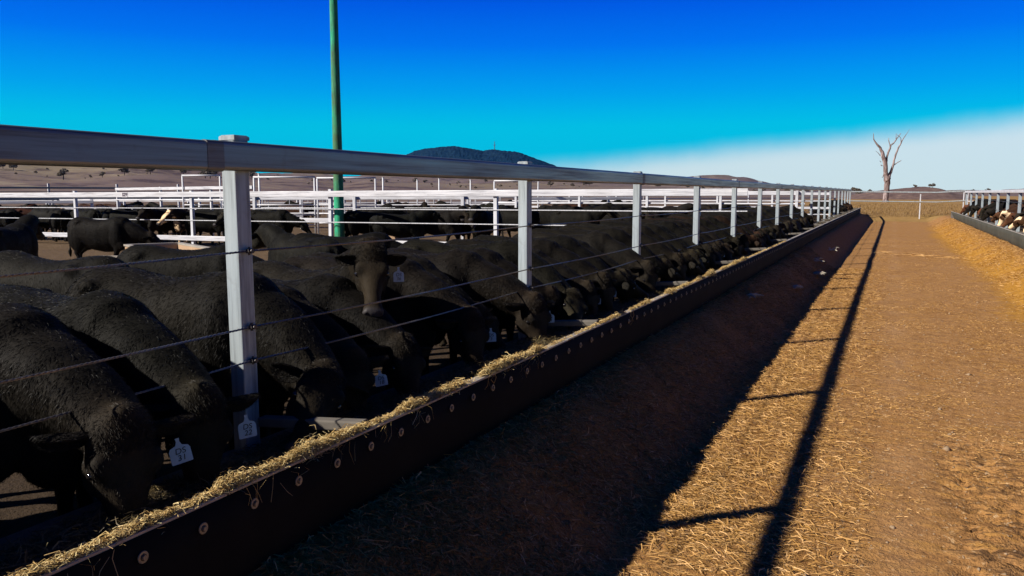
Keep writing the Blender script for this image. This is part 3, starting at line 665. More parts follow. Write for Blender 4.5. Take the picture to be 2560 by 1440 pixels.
# pale scraps of husk in the shade
for i,(sx_,sy_,L_,lab) in enumerate([(-1.9,12.9,.3,'pale husk scrap in the shade, nearest of the scraps below the left bunk'),(-1.62,16.6,.22,'small pale husk scrap in the shade below the left bunk, second nearest'),(-1.55,20.4,.7,'curling heap of pale husks in the shade by the left bunk'),(-1.72,22.6,.9,'largest heap of pale husks in the shade by the left bunk'),(-1.7,27.5,1.3,'farthest flat drift of pale husks in the shade by the left bunk')]):
    mb=MB()
    for k_ in range(14):
        a=random.uniform(0,6.28); l=random.uniform(.05,.16); cx=random.uniform(-.12,.12)*L_; cy=random.uniform(-1,1)*L_*.5; z=gz(sx_,sy_)+random.uniform(.015,.05)
        p=[(cx+math.cos(a)*l*t,cy+math.sin(a)*l*t,z-gz(sx_,sy_)+.02*math.sin(3.1*(t+1)/2)) for t in (-1,-.5,0,.5,1)]
        mb.tube(p,[.006,.014,.018,.014,.005],5)
    o=mb.build('husk_heap',simple('pale_husk',(.55,.50,.40),.8,0,30,.2) if i==0 else bpy.data.materials['pale_husk']); o.location=(sx_,sy_,gz(sx_,sy_)); tag(o,lab,'husks')
# ------------------------------------------------------------------ main bunk fence
def rail_profile(h,t):   # rolled cattle rail: rounded box with two pressed grooves
    r=.019; P=[]
    P+= [(t/2,-h/2+r)]; 
    for zc in (-.25,.22): P+=[(t/2,h*zc-.012),(t/2-.004,h*zc-.004),(t/2-.004,h*zc+.004),(t/2,h*zc+.012)]
    P+=[(t/2,h/2-r)]
    for i in range(1,5): a=R(90*i/4); P.append((t/2-r+r*math.cos(a),h/2-r+r*math.sin(a)))
    for i in range(0,5): a=R(90+90*i/4); P.append((-t/2+r+r*math.cos(a),h/2-r+r*math.sin(a)))
    for i in range(0,5): a=R(180+90*i/4); P.append((-t/2+r+r*math.cos(a),-h/2+r+r*math.sin(a)))
    for i in range(0,4): a=R(270+90*i/4); P.append((t/2-r+r*math.cos(a),-h/2+r+r*math.sin(a)))
    return P
FX=-2.9
def post_mesh(top,z0,wx,wy,mat):
    mb=MB(); mb.bar((0,0,z0),(0,0,top-.022),wx,wy,.010,up=(0,1,0))
    # pressed cap
    V=[(-wx/2-.003,-wy/2-.003,top-.024),(wx/2+.003,-wy/2-.003,top-.024),(wx/2+.003,wy/2+.003,top-.024),(-wx/2-.003,wy/2+.003,top-.024)]
    V+=[(v[0],v[1],top-.008) for v in V[:4]]+[(v[0]*.8,v[1]*.8,top) for v in V[:4]]
    F=[(0,3,2,1)]+[(i,(i+1)%4,4+(i+1)%4,4+i) for i in range(4)]+[(4+i,4+(i+1)%4,8+(i+1)%4,8+i) for i in range(4)]+[(8,9,10,11)]
    mb.add(V,F); return mb
fence=empty('bunk_fence',(FX,0,.2)); tag(fence,'long galvanised fence with deep top rail and three wire ropes over the left bunk','fence')
p0=post_mesh(2.02-.2,.24,.090,.098,M['post']).build('post',M['post'],fence)
for i,py in enumerate(POST):
    o=p0 if i==0 else p0.copy()
    if i: COL.objects.link(o)
    o.location=(0,py,random.uniform(-.006,.006)); o.rotation_euler=(random.uniform(-.005,.005),random.uniform(-.005,.005),random.uniform(-.03,.03))
RX=.049+.023; prf=rail_profile(.138,.042)
yb=[-4.05,2.86,9.95,16.85,23.75,30.65,37.55,44.45,51.35,58.25,65.4]
for a,b2 in zip(yb[:-1],yb[1:]):
    mb=MB(); mb.prism([( -p,q) for p,q in prf][::-1],(RX,a+.006,1.718+random.uniform(-.003,.003)),(RX,b2-.006,1.718+random.uniform(-.003,.003))); 
    mb.build('top_rail',M['rail'],fence)
    if b2<60:
        mb=MB(); mb.prism([(-p,q) for p,q in rail_profile(.142,.046)][::-1],(RX,b2-.05,1.718),(RX,b2+.05,1.718)); mb.build('rail_sleeve',M['sleeve'],fence)
for ci,cz in enumerate((1.268,.893,.725)):
    mb=MB(); N=640
    def sag(y):
        f=((y-POST[0])%3.45)/3.45; return -.016*4*f*(1-f)*(1.2 if ci==2 else .8)
    for s in range(3):
        pts=[]
        for i in range(N+1):
            y=-1.0+13.0*i/N; t=2*math.pi*(y/.075)+s*2.094
            pts.append((.056+.0032*math.cos(t),y,cz+sag(y)+.0032*math.sin(t)))
        mb.tube(pts,.0030,5)
    mb.tube([(.056,12+.3*i,cz+sag(12+.3*i)) for i in range(178)],.0055,6)
    mb.build('wire_rope',M['cable'],fence)
cl=MB(); cl.tube([(0.046,0,0),(.078,0,0)],.013,6); cl.tube([(.055,.0,-.02),(.055,0,.02)],.006,6); cl.tube([(.062,-.02,0),(.062,.02,0)],.011,8)
c0=cl.build('rope_clamp',M['clamp'],fence); first=True
for py in POST[:14]:
    for cz in (1.268,.893,.725):
        o=c0 if first else c0.copy()
        if not first: COL.objects.link(o)
        first=False; o.location=(0,py,cz)
# ------------------------------------------------------------------ right-hand bunk fence
rf=empty('bunk_fence',(4.05,0,.16)); tag(rf,'slim galvanised fence above the grey bunk on the right of the lane','fence')
rp_=post_mesh(1.66,.2,.10,.09,M['post']).build('post',M['post'],rf); RP=[57.6-3.38*i for i in range(15)]
for i,py in enumerate(RP):
    o=rp_ if i==0 else rp_.copy()
    if i: COL.objects.link(o)
    o.location=(0,py,random.uniform(-.01,.02))
mb=MB(); mb.prism(rail_profile(.12,.05),(-.078,8,1.645),(-.078,57.7,1.645)); mb.build('top_rail',M['yardp'],rf)
for cz in (1.25,.87,.62):
    mb=MB(); mb.tube([(-.06,8+i*1.0,cz) for i in range(50)],.006,5); mb.build('wire_rope',M['cable'],rf)
# ------------------------------------------------------------------ pen fences behind
def ranch_fence(name,label,p0,p1,step,top,rails,ropes,psz=.10,rsz=(.14,.05),side=-1,cat='fence',group=None,mr='yard',z0=None,first=None,plist=None,ptop=.03):
    p0=Vector((*p0,0)); p1=Vector((*p1,0)); d=(p1-p0); L=d.length; d.normalize()
    root=empty(name,(p0.x,p0.y,gz(p0.x,p0.y)),math.atan2(d.y,d.x)); tag(root,label,cat,group)
    g=lambda t:(gz(*(p0+d*t)[:2])-gz(p0.x,p0.y)) if z0 is None else 0
    ts=plist if plist is not None else list(np.arange(0,L+.01,step))
    m0=None
    for t in ts:
        if m0 is None: 
            pm=MB(); pm.bar((0,0,-.1),(0,0,top+ptop),psz,psz,.008,up=(0,1,0)); m0=pm.build('post',M['yardp'],root); o=m0
        else: o=m0.copy(); COL.objects.link(o)
        o.location=(t,0,g(t)+random.uniform(-.012,.012)); o.rotation_euler=(random.uniform(-.008,.008),random.uniform(-.008,.008),0)
    for z,h in rails:
        mb=MB(); a=0
        while a<L-.01:
            b2=min(a+6,L); mb.bar((a,side*(psz/2+rsz[1]/2+.002),z+g(a)),(b2,side*(psz/2+rsz[1]/2+.002),z+g(b2)),rsz[1] if h>.07 else h,h,.012 if h>.07 else h*.45); a=b2
        mb.build('rail',M[mr],root)
    for z in ropes:
        mb=MB(); nn=max(2,int(L/2)); mb.tube([(L*i/nn,side*(psz/2+.012),z+g(L*i/nn)) for i in range(nn+1)],.014,5); mb.build('wire_rope',M['yardp'],root)
    return root
# cross fence closing off the first pen
F2=ranch_fence('pen_fence','tall white-lit cross fence with belly rail closing off the nearest pen',(-2.96,19.0),(-36,19.0),5.2,1.76,[(1.665,.165),(.32,.15)],[1.24,.87],plist=[1.1,6.28,11.5,16.75,22.0,27.2,32.4],side=1)
# stencilled number plate on its top rail
px=18.87*math.tan(math.atan((316-1280)/FPX)-YAW); sgn=empty('number_plate',(px,18.892,gz(px,19)+1.665)); sgn.rotation_euler=(0,0,0); tag(sgn,'small white plate stencilled S29 on the cross fence rail','sign')
mb=MB(); mb.box(-.13,-.004,-.08,.13,0,.08); mb.build('plate',M['plate'],sgn)
tx=link(bpy.data.objects.new('lettering',text_mesh('S29',.15,simple('stencil_ink',(.03,.015,.05),.6),.007))); tx.parent=sgn; tx.rotation_euler=(math.pi/2,0,0); tx.location=(0,-.0062,0); tx.scale=(1,1,1)
# second and third cross fences
a1=at(640,30); a2=at(1245,27.5)
ranch_fence('pen_fence','white cross fence with low belly rail behind the green pole',a1,a2,4.0,1.62,[(1.53,.13),(.75,.13)],[1.18],psz=.11,side=1)
ranch_fence('pen_fence','white cross fence with two upper rails over the packed cattle',(-3.1,33.5),(-17,33.5),3.0,1.72,[(1.66,.15),(1.24,.07)],[.9],plist=[.3,3.2,6.2,9.2,12.2])
ranch_fence('pen_fence','farther cross fence of four thin rails near the end of the left bunk',(-3.1,47.5),(-22,47.5),3.0,1.7,[(1.62,.14),(1.22,.07),(.85,.12),(.5,.06)],[])
# bunk fences parallel to ours, further left (their road sides are in shade)
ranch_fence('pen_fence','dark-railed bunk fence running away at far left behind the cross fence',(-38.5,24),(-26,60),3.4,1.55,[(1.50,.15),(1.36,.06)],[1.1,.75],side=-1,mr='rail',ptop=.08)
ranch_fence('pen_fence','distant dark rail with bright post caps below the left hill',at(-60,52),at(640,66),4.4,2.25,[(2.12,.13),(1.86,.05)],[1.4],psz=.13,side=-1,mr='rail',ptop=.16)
ranch_fence('pen_fence','thin white double rail crossing behind the dark bunk fence',at(-40,43),at(600,36),5,1.5,[(1.42,.12),(1.0,.05),(.7,.05)],[])
ranch_fence('pen_fence','slanting white rail just above the number plate',at(300,38),at(640,31),4,1.98,[(1.93,.12),(1.45,.06)],[],psz=.09,ptop=.02)
for lab,pa,pb,st,tp,rl in [
 ('white three-rail fence crossing behind the green pole at mid distance',(560,41),(1290,38),4.2,1.62,[(1.56,.12),(1.15,.06),(.75,.06)]),
 ('white two-rail fence seen between the second and third near posts',(1300,36),(1600,37),4.0,1.5,[(1.44,.13),(.8,.13)]),
 ('pale fence with heavy top rail beyond the stockyard panels',(600,54),(1700,56),5.0,1.75,[(1.68,.15),(1.1,.07)]),
 ('farthest pale fence line under the hills left of the mountain',(-60,72),(900,80),6.0,1.8,[(1.70,.15),(1.1,.1)]),
 ('farthest pale fence line under the small hill right of the mountain',(1300,70),(2100,84),6.0,1.8,[(1.70,.15),(1.1,.1)]),
 ('white fence with curved-end rails left of the number plate',(-60,34),(240,35),4.5,1.45,[(1.38,.12),(.85,.06)])]:
    ranch_fence('pen_fence',lab,at(*pa),at(*pb),st,tp,rl,[])
# portal frames
def portal(x0,x1,dep,h,label,mid=()):
    a=at(x0,dep); b2=at(x1,dep); root=empty('gate_frame',(a[0],a[1],gz(*a)),math.atan2(b2[1]-a[1],b2[0]-a[0])); tag(root,label,'gate frame','tall pipe gate frames behind the pens'); L=math.dist(a,b2)
    for t in (0,*mid,L):
        mb=MB(); mb.tube([(t,0,-.1),(t,0,h-.03)],.036,8); mb.build('post',M['yardp'],root,True)
    mb=MB(); mb.tube([(-.02,0,h),(L+.02,0,h)],.036,8); mb.build('crossbar',M['yard'],root,True)
    for z in (1.25,.85,.45):
        mb=MB(); mb.tube([(.05,-.03,z),(L-.05,-.03,z)],.025,6); mb.build('rail',M['yard'],root,True)
portal(640,790,33,2.35,'tall white pipe frame beside the near post, leftmost of the pipe frames')
portal(797,941,35,2.35,'tall white pipe frame that the green pole stands in front of')
portal(463,556,34,2.45,'tall white pipe frame just left of the nearest post')
portal(1236,1345,41,2.3,'white pipe frame left of the second post, rightmost of the frames')
for i,(xx,dp,hh,lab) in enumerate([(1045,44,2.4,'lone white pipe upright left of the forest slope'),(1177,44,2.4,'lone white pipe upright right of the forest slope'),(653,34,2.5,'lone white pipe upright between the near post and the first frame'),(960,40,2.45,'lone white pipe upright right of the green pole'),(1099,46,2.5,'lone white pipe upright before the dark forest slope')]):
    a=at(xx,dp); mb=MB(); mb.tube([(0,0,-.1),(0,0,hh)],.038,8); mb.tube([(0,0,hh),(0,0,hh+.03)],.048,8); o=mb.build('pipe_upright',M['yardp'],None,True); o.location=(a[0],a[1],gz(*a)); tag(o,lab,'post')
# portable stockyard panels
def panel_parts(root,L,h,nr):
    mb=MB(); r=.10; pts=[(0,0,0),(0,0,h-r)]+[(r-r*math.cos(R(a)),0,h-r+r*math.sin(R(a))) for a in (30,60,90)]+[(L-r,0,h)]+[(L-r+r*math.sin(R(a)),0,h-r+r*math.cos(R(a))) for a in (30,60,90)]+[(L,0,0)]
    mb.tube(pts,.032,7); mb.build('frame',M['yard'],root,True)
    for i in range(nr):
        z=.3+(h-.45)*i/(nr-1) if nr>1 else .6
        mb=MB(); mb.bar((.03,0,z),(L-.03,0,z),.03,.055,.01); mb.build('rail',M['yard'],root)
    mb=MB(); mb.bar((L/2,.03,.2),(L/2,.03,h-.05),.04,.03,.006,up=(1,0,0)); mb.build('brace',M['yardp'],root)
proto=empty('yard_panel'); panel_parts(proto,3.0,1.62,4)
spots=[]
rows=[(655,1290,38,0,'the nearer row of stockyard panels'),(700,1500,47,.3,'the middle row of stockyard panels'),(640,1720,58,-.1,'the farthest row of stockyard panels')]
firstp=True
ordn=['first','second','third','fourth','fifth','sixth','seventh','eighth','ninth','tenth','eleventh','twelfth','thirteenth','fourteenth','fifteenth','sixteenth','seventeenth','eighteenth','nineteenth','twentieth','twenty-first','twenty-second','twenty-third','twenty-fourth']
for x0,x1,dp,jit,rn in rows:
    a=Vector((*at(x0,dp),0)); b2=Vector((*at(x1,dp+4),0)); d=(b2-a); n_=int(d.length/3.15); d.normalize(); ang=math.atan2(d.y,d.x)
    k_=0
    for i in range(n_):
        if random.random()<.22: continue
        p=a+d*(i*3.15)+Vector((random.uniform(-.3,.3),random.uniform(-1.5,1.5),0))
        o=proto if firstp else copy_tree(proto); firstp=False
        o.location=(p.x,p.y,gz(p.x,p.y)); o.rotation_euler=(0,0,ang+random.uniform(-.25,.25)); 
        tag(o,'white pipe panel, %s from the left in %s'%(ordn[k_],rn),'yard panel','portable stockyard panels'); k_+=1
# end fence across the lane
ef=ranch_fence('end_fence','plain two-rail fence closing the far end of the lane',(-3.2,66.5),(4.6,66.5),4,1.78,[(1.74,.085),(1.05,.07)],[],psz=.07,rsz=(.075,.05),mr='post',plist=[0.1,4.95,7.7],ptop=-.01)
ranch_fence('end_fence','plain two-rail fence going on to the right behind the right bunk',(4.75,66.6),(24,66.6),4,1.72,[(1.70,.09),(1.0,.07)],[],psz=.09,rsz=(.09,.05))
# ------------------------------------------------------------------ green timber pole
m,n,b=material('green_timber'); t=n('ShaderNodeTexCoord').outputs['Object']
a=n.noise(t,3,5,.65,(8,8,.8)); c=n.noise(t,1.2,4,.6,(2,2,.9))
n.set(b.inputs['Base Color'],n.mix(n.ramp(c,[(.4,0),(.62,1)]),n.ramp(a,[(.3,(.01,.20,.10)),(.55,(.02,.42,.21)),(.75,(.12,.62,.36))]),n.ramp(a,[(.3,(.06,.10,.04)),(.7,(.10,.24,.11))]))); n.set(b.inputs['Roughness'],.8); bump(n,b,a,.6,.01)
px,py=at(850,23.9); mb=MB(); H_=10.5
mb.tube([(-.035*t*H_/9.0*1.0,0,t*H_-.2) for t in np.linspace(0,1,24)],[.150-.055*t for t in np.linspace(0,1,24)],20)
o=mb.build('timber_pole',m,None,True); o.location=(px,py,gz(px,py)); tag(o,'tall weathered green timber pole rising above the pens','pole')
# ------------------------------------------------------------------ water troughs and concrete blocks in the first pen
def blockset(name,label,x,dep,w,l,h,rz,mat,cat,wall=.08):
    p=at(x,dep); root=empty(name,(p[0],p[1],gz(*p)),rz); tag(root,label,cat)
    mb=MB()
    for (a0,b0,a1,b1) in ((-w/2,-l/2,w/2,-l/2+wall),(-w/2,l/2-wall,w/2,l/2),(-w/2,-l/2+wall,-w/2+wall,l/2-wall),(w/2-wall,-l/2+wall,w/2,l/2-wall)): mb.box(a0,b0,-.1,a1,b1,h)
    mb.box(-w/2+wall,-l/2+wall,-.1,w/2-wall,l/2-wall,h*.45)
    mb.build('tank_wall',mat,root)
    wb=MB(); wb.box(-w/2+wall,-l/2+wall,h*.5,w/2-wall,l/2-wall,h*.8); wb.build('water',M['eye'],root)
    rim=MB()
    for (a0,b0,a1,b1) in ((-w/2-.02,-l/2-.02,w/2+.02,-l/2+wall),(-w/2-.02,l/2-wall,w/2+.02,l/2+.02),(-w/2-.02,-l/2+wall,-w/2+wall,l/2-wall),(w/2-wall,-l/2+wall,w/2+.02,l/2-wall)): rim.box(a0,b0,h+.002,a1,b1,h+.035)
    rim.build('rim',M['lip'],root)
blockset('water_trough','long tan concrete water trough behind the cattle, left of the near post',430,14.5,1.0,2.6,.70,R(62),M['tanconcrete'],'water trough')
blockset('water_trough','squat tan concrete tank under the dark steer at left',255,14.8,.55,.7,.50,R(20),M['tanconcrete'],'water trough')
blockset('water_trough','small tan concrete tank at the left edge of the picture',2,12.5,.5,.8,.62,R(40),M['tanconcrete'],'water trough')
blockset('water_trough','small pale tank showing past the raised head with ear tag 36',1000,25.5,.6,.9,.75,R(10),M['tanconcrete'],'water trough')
# ------------------------------------------------------------------ cattle along the left bunk
def ordinal(i): return ordn[i]
ys_=[.62,1.12,2.02,2.52,2.98,3.62,4.02,4.66]
heads={1.12:(4,None),.62:(0,None)}
CP='cattle feeding through the fence at the left bunk'
near=[ # y, pose, rz, tag, label, dx
 (.05,0,.05,None,'black steer feeding at the bottom left corner, mostly out of the picture',0),
 (.92,1,.0,None,'black steer at the left edge with its head down deep in the bunk',0),
 (1.45,4,-.12,None,'shaggy black steer in deep shade, second to the left of DS 31',0),
 (2.24,0,-.06,'DS\n31','black steer with shaggy forelock facing us, ear tag DS 31',.04),
 (2.78,0,-.04,'DS\n22','curly-polled black steer below the nearest post, ear tag DS 22',0.02),
 (3.62,3,.05,None,'brown-tinged black steer with curly poll, just right of tag DS 22',.03),
 (4.06,0,-.05,'DS\n18','black steer with ear tag DS 18',-.02),
 (4.50,1,-.05,None,'black steer with one eye showing, left of ear tag DS 3',0),
 (5.42,0,-.05,'DS\n3','black steer with ear tag DS 3 left of the second post',0),
 (5.86,4,-.08,None,'black steer with hidden face behind the second post',-.14),
 (6.34,0,-.05,'DS\n24','black steer feeding just right of the second post base',0),
 (6.86,2,.05,None,'black steer beside the bunk brace, muzzle over the feed',0),
 (7.32,3,.0,None,'reddish-faced black steer left of ear tag DS 21',.03),
 (7.93,0,-.05,'DS\n21','black steer with ear tag DS 21',0),
 (8.32,0,-.02,'DS\n4','black steer partly behind ear tag DS 21 with its own white tag',-.03),
 (8.88,5,.05,None,'black steer without a tag just right of the paired white tags',0),
 (9.38,0,-.05,'','black steer with a blank white tag left of the third post',0),
]
for y,pz,rz,tg,lab,dx in near:
    put_cow(FEED[pz],-3.88+dx,y,gz(-3.6,y),rz+random.uniform(-.11,.11),lab,CP,random.uniform(.90,.99),withtag=tg,sz=random.uniform(.95,1.01),wide=1.10)
put_cow(LOOK,-3.97,4.98,gz(-4.2,5.9),-.22,'black steer standing with its head raised, looking at us, ear tag DS 36',None,.91,withtag='DS\n36',name='black_cow')
# rest of the row, by bay of the fence
y=9.98; bay={}
rest=[]
while y<31.5:
    rest.append(y); y+=random.uniform(.54,.66)
y=53.5
while y<65: rest.append(y); y+=random.uniform(.6,.85)
cnt={}
for y in rest:
    b_=int((y-3.09)/3.45)+1; cnt.setdefault(b_,[]).append(y)
for b_,l in cnt.items():
    for i,y in enumerate(l):
        tg='' if random.random()<.5 and y<20 else None
        pz=random.choice(range(6))
        lab='black steer feeding, %s of %d between %s and %s left posts'%(ordinal(i),len(l),ordinal(b_-1),ordinal(b_)) if b_>=1 else 'black steer'
        brown=random.random()<.15
        put_cow(FEED[pz],-3.80+random.uniform(-.10,.06),y,gz(-3.6,y),random.uniform(-.14,.14),lab,CP,.95*random.uniform(.96,1.03),withtag=tg,withfur=y<22,eyes=y<16,colr=(.016,.010,.007) if brown else (.0085,.0076,.0063))
# ------------------------------------------------------------------ cattle standing in the pens
BL=(.0062,.0058,.0052); RD=(.035,.012,.008); BR=(.035,.017,.010)
def stand(px_,dep,hd,pose,label,colr=BL,white=0,sc=.95,fur=True,grp='cattle standing about in the pens',tg=None):
    zf=19/(math.cos(YAW)+math.sin(YAW)*(px_-1280)/FPX)
    if 19.5<dep<zf+1.3 and px_<1420: dep=zf+random.uniform(1.0,2.0)
    p=at(px_,dep); return put_cow(STAND[pose],p[0],p[1],gz(*p),R(hd),label,grp,sc,colr=colr,white=white,withfur=fur,eyes=dep<20,withtag=tg,name='black_cow' if colr==BL else 'brown_cow')
stand(10,13.2,118,0,'dark steer seen from behind at the left edge, in front of the cross fence')
stand(262,17.6,12,2,'black steer with lowered head and thin hind legs above the tan tank')
stand(110,6.6,185,2,'black steer low in the foreground behind the feeding row, at left')
stand(480,8.3,15,2,'shaggy black steer rising behind the nearest post on its left',sc=.92)
stand(755,10.8,160,0,'black steer whose ear shows right of the nearest post',sc=.9)
stand(868,10.8,20,2,'black steer in shade just left of the raised head tagged DS 36',sc=.92)
stand(925,22.6,62,1,'black steer seen from behind above the raised head tagged DS 36')
stand(1000,22.0,30,0,'black steer with face turned away, beside the one seen from behind',sc=.9)
stand(1095,23.0,4,1,'black steer side-on with pale flank patch beyond the cross fence')
stand(1165,24.5,-70,0,'black steer facing the lane, left of the tall fence post before the forest')
stand(1215,24.0,-85,0,'second black face looking our way beyond the cross fence',sc=.97)
stand(1290,26.5,170,2,'black steer with sunlit back right of the tall cross-fence post')
stand(1380,27.0,10,1,'black steer side-on left of the second near post')
stand(680,24.0,8,2,'black steer broadside in deep shade right of the nearest post')
stand(640,31,150,0,'dark brown steer among the white rails right of the nearest post',BR)
stand(540,27.5,175,1,'black steer with curved pale flank hairs behind the cross fence post')
stand(470,25.8,-62,1,'black-and-white faced steer lifting its head beside a cross-fence post',(.02,.014,.011),.55)
stand(415,26.0,-82,0,'black steer with tan muzzle facing us behind the belly rail')
stand(330,26.8,5,2,'dark steer broadside with curly flank behind the cross fence')
stand(215,26.5,172,2,'long-backed black steer at left behind the cross fence')
stand(140,25.5,178,1,'black steer under the left end of the belly rail')
stand(95,31,35,1,'red steer with cream face behind the cross fence at far left',RD,1.0)
stand(30,29,80,0,'red-brown steer at the far left edge behind the wires',RD,0)
stand(-5,33,60,1,'brown steer partly cut by the left edge, beyond the red one',BR,0)
stand(560,34,10,2,'black steer in the far pen left of the nearest post')
stand(380,35,185,1,'black steer in the far pen behind the number plate')
for i,(px_,dp,hd) in enumerate([(1440,24.5,0),(1545,25,-5),(1610,27,8),(1660,29,-8),(1705,31,5),(1500,30,185),(1765,35,0),(1810,38,6)]):
    stand(px_,dp,hd,i%3,'black steer beyond the second near post, %s of eight from left'%ordinal(i),fur=dp<28)
fc=[(60,40,'left of the number plate'),(180,44,'left of the number plate'),(300,48,'below the number plate'),(450,43,'left of the nearest post'),(690,42,'right of the nearest post'),(760,50,'right of the nearest post'),(900,40,'right of the green pole'),(990,46,'right of the green pole'),(1130,43,'left of the second near post'),(1240,50,'left of the second near post'),(1400,42,'right of the second near post'),(1480,48,'right of the second near post'),(1560,44,'left of the third near post')]
for i,(px_,dp,w_) in enumerate(fc):
    for j in range(2):
        stand(px_+random.uniform(-35,35)+j*28,dp+random.uniform(-2,2),random.choice((0,180,90,200,20)),(i+j)%3,'small dark steers far off in the yards '+w_,[BL,BL,BR][(i+j)%3],fur=False,grp='far cattle '+w_)
for i in range(26):
    xx=-30+i*62+random.uniform(-25,25); dp=random.uniform(23,36) if xx<700 else random.uniform(26,38)
    if 700<xx<860: continue
    stand(xx,dp,random.choice((0,178,10,170,30,-60,150)),i%3,'black steer in the crowd behind the cross fence',fur=dp<27,grp='black steers crowded behind the cross fence')
# cattle at the right bunk
RGT=[(26.6,0,BL,0,'black steer nearest us at the right bunk, cut by the picture edge'),(28.0,1,BR,.75,'dark brown steer with cream blaze at the right bunk'),(29.3,5,BR,0,'brown steer beside the blaze-faced one at the right bunk'),(30.9,3,BR,.7,'brown steer with pale face reaching low into the right bunk'),(32.4,2,BL,0,'black steer left of the pale-faced low-reaching steer at the right bunk'),(34.0,4,BR,0,'brown steer feeding in the middle of the right bunk'),(36.0,0,BR,1,'pale-muzzled brown steer at the right bunk'),(38.2,3,BR,0,'brown steer behind the fifth post from the far end of the right bunk'),(41.2,1,BL,0,'black steer past the middle of the right bunk'),(43.8,2,BL,0,'black steer between two posts near the far part of the right bunk'),(46.3,5,BR,0,'brown steer near the far part of the right bunk'),(49.4,0,BL,0,'black steer third from the far end of the right bunk'),(52.0,4,BL,0,'black steer second from the far end of the right bunk'),(54.6,1,BR,0,'dark brown steer last at the far end of the right bunk')]
for y,pz,cl,wh,lab in RGT:
    put_cow(FEED[pz],4.95+random.uniform(-.03,.1),y,gz(4.6,y),math.pi+random.uniform(-.2,.2),lab,'cattle feeding at the right bunk',1.02,colr=cl,white=wh,withfur=False,eyes=False,name='black_cow' if cl==BL else 'brown_cow')
for i,(xx,y,hd) in enumerate([(6.6,33,80),(7.0,37,100),(6.4,42,60),(7.2,47,120),(6.8,53,90)]):
    put_cow(STAND[i%3],xx,y,gz(xx,y),R(hd),'dark steer standing behind the right feeding row, %s nearest of five'%ordinal(i),'cattle standing in the right-hand pen',1.02,colr=[BL,BR][i%2],withfur=False,eyes=False)
# ------------------------------------------------------------------ dead tree
m,n,b=material('dead_bark'); t=n('ShaderNodeTexCoord').outputs['Object']; a=n.noise(t,1.5,5,.65,(3,3,.7)); 
n.set(b.inputs['Base Color'],n.ramp(a,[(.35,(.09,.06,.055)),(.5,(.26,.19,.18)),(.68,(.50,.42,.42))])); n.set(b.inputs['Roughness'],.85); bump(n,b,a,.8,.04)
TD=150.0; tp=at(2208,TD); tree=empty('dead_tree',(tp[0],tp[1],0)); tag(tree,'bare dead gum tree with forked grey limbs beyond the end of the lane','tree')
s_=TD/FPX; rt=Vector((math.cos(YAW),math.sin(YAW),0)); fw=Vector((-math.sin(YAW),math.cos(YAW),0))
def tpt(x,y,dz=0): return rt*((x-2208)*s_)+Vector((0,0,1))*((506-y)*s_)+fw*dz*.15
Z_=lambda zx,zy:(2000+zx/4.5,320+zy/4.5)
def limb(pts,name):
    P3=[];Rr=[]
    for i,(zx,zy,w,dz) in enumerate(pts):
        x,y=Z_(zx,zy); P3.append(tpt(x,y,dz)); Rr.append(w/4.5*s_/2*.82)
    # refine
    Q=[];QR=[]
    for i in range(len(P3)-1):
        for k_ in range(4):
            f=k_/4; q=P3[i].lerp(P3[i+1],f); q+=Vector([mnoise.noise(q*1.3+Vector((c_,0,0)))*Rr[i]*.5 for c_ in (0,9,17)]) if (i or k_) else Vector(); Q.append(q); QR.append(Rr[i]*(1-f)+Rr[i+1]*f)
    Q.append(P3[-1]); QR.append(Rr[-1]); mb=MB(); mb.tube(Q,QR,10); return mb.build(name,m,tree,True)
limb([(938,870,86,0),(940,800,72,0),(942,700,70,0),(945,600,76,0),(948,560,88,0)],'trunk')
limb([(945,640,66,0),(925,520,58,0),(905,400,58,-.5),(880,300,50,-.8),(845,235,34,-1),(800,185,22,-1),(768,140,13,-1),(765,100,9,-1),(762,70,4,-1)],'limb')
limb([(950,600,60,0),(985,500,38,.5),(1005,420,28,.8),(1022,330,24,1),(1050,250,21,1),(1082,180,17,1.2),(1110,125,11,1.5),(1140,80,7,1.6),(1172,30,3,1.7)],'limb')
limb([(918,410,30,-.3),(930,330,24,0),(955,240,24,.3),(965,205,20,.5),(1000,180,16,.6),(1035,125,13,.8),(1075,75,8,1)],'limb')
limb([(960,215,14,.4),(945,170,11,.2),(938,125,7,0)],'branch'); limb([(1022,135,10,.7),(1020,100,7,.7),(1022,75,4,.7)],'branch')
limb([(1084,178,10,1.2),(1078,130,8,1.1),(1062,110,6,1.0),(1030,88,5,.9)],'branch'); limb([(1008,425,14,.8),(1050,395,11,.4),(1090,372,8,0)],'branch')
limb([(905,520,12,0),(895,555,10,-.2),(882,558,6,-.4)],'branch'); limb([(880,430,14,-.5),(862,420,9,-.7)],'branch'); limb([(850,320,10,-.8),(820,285,6,-1),(795,270,3,-1.1)],'branch'); limb([(865,390,10,-.6),(848,375,5,-.8)],'branch')
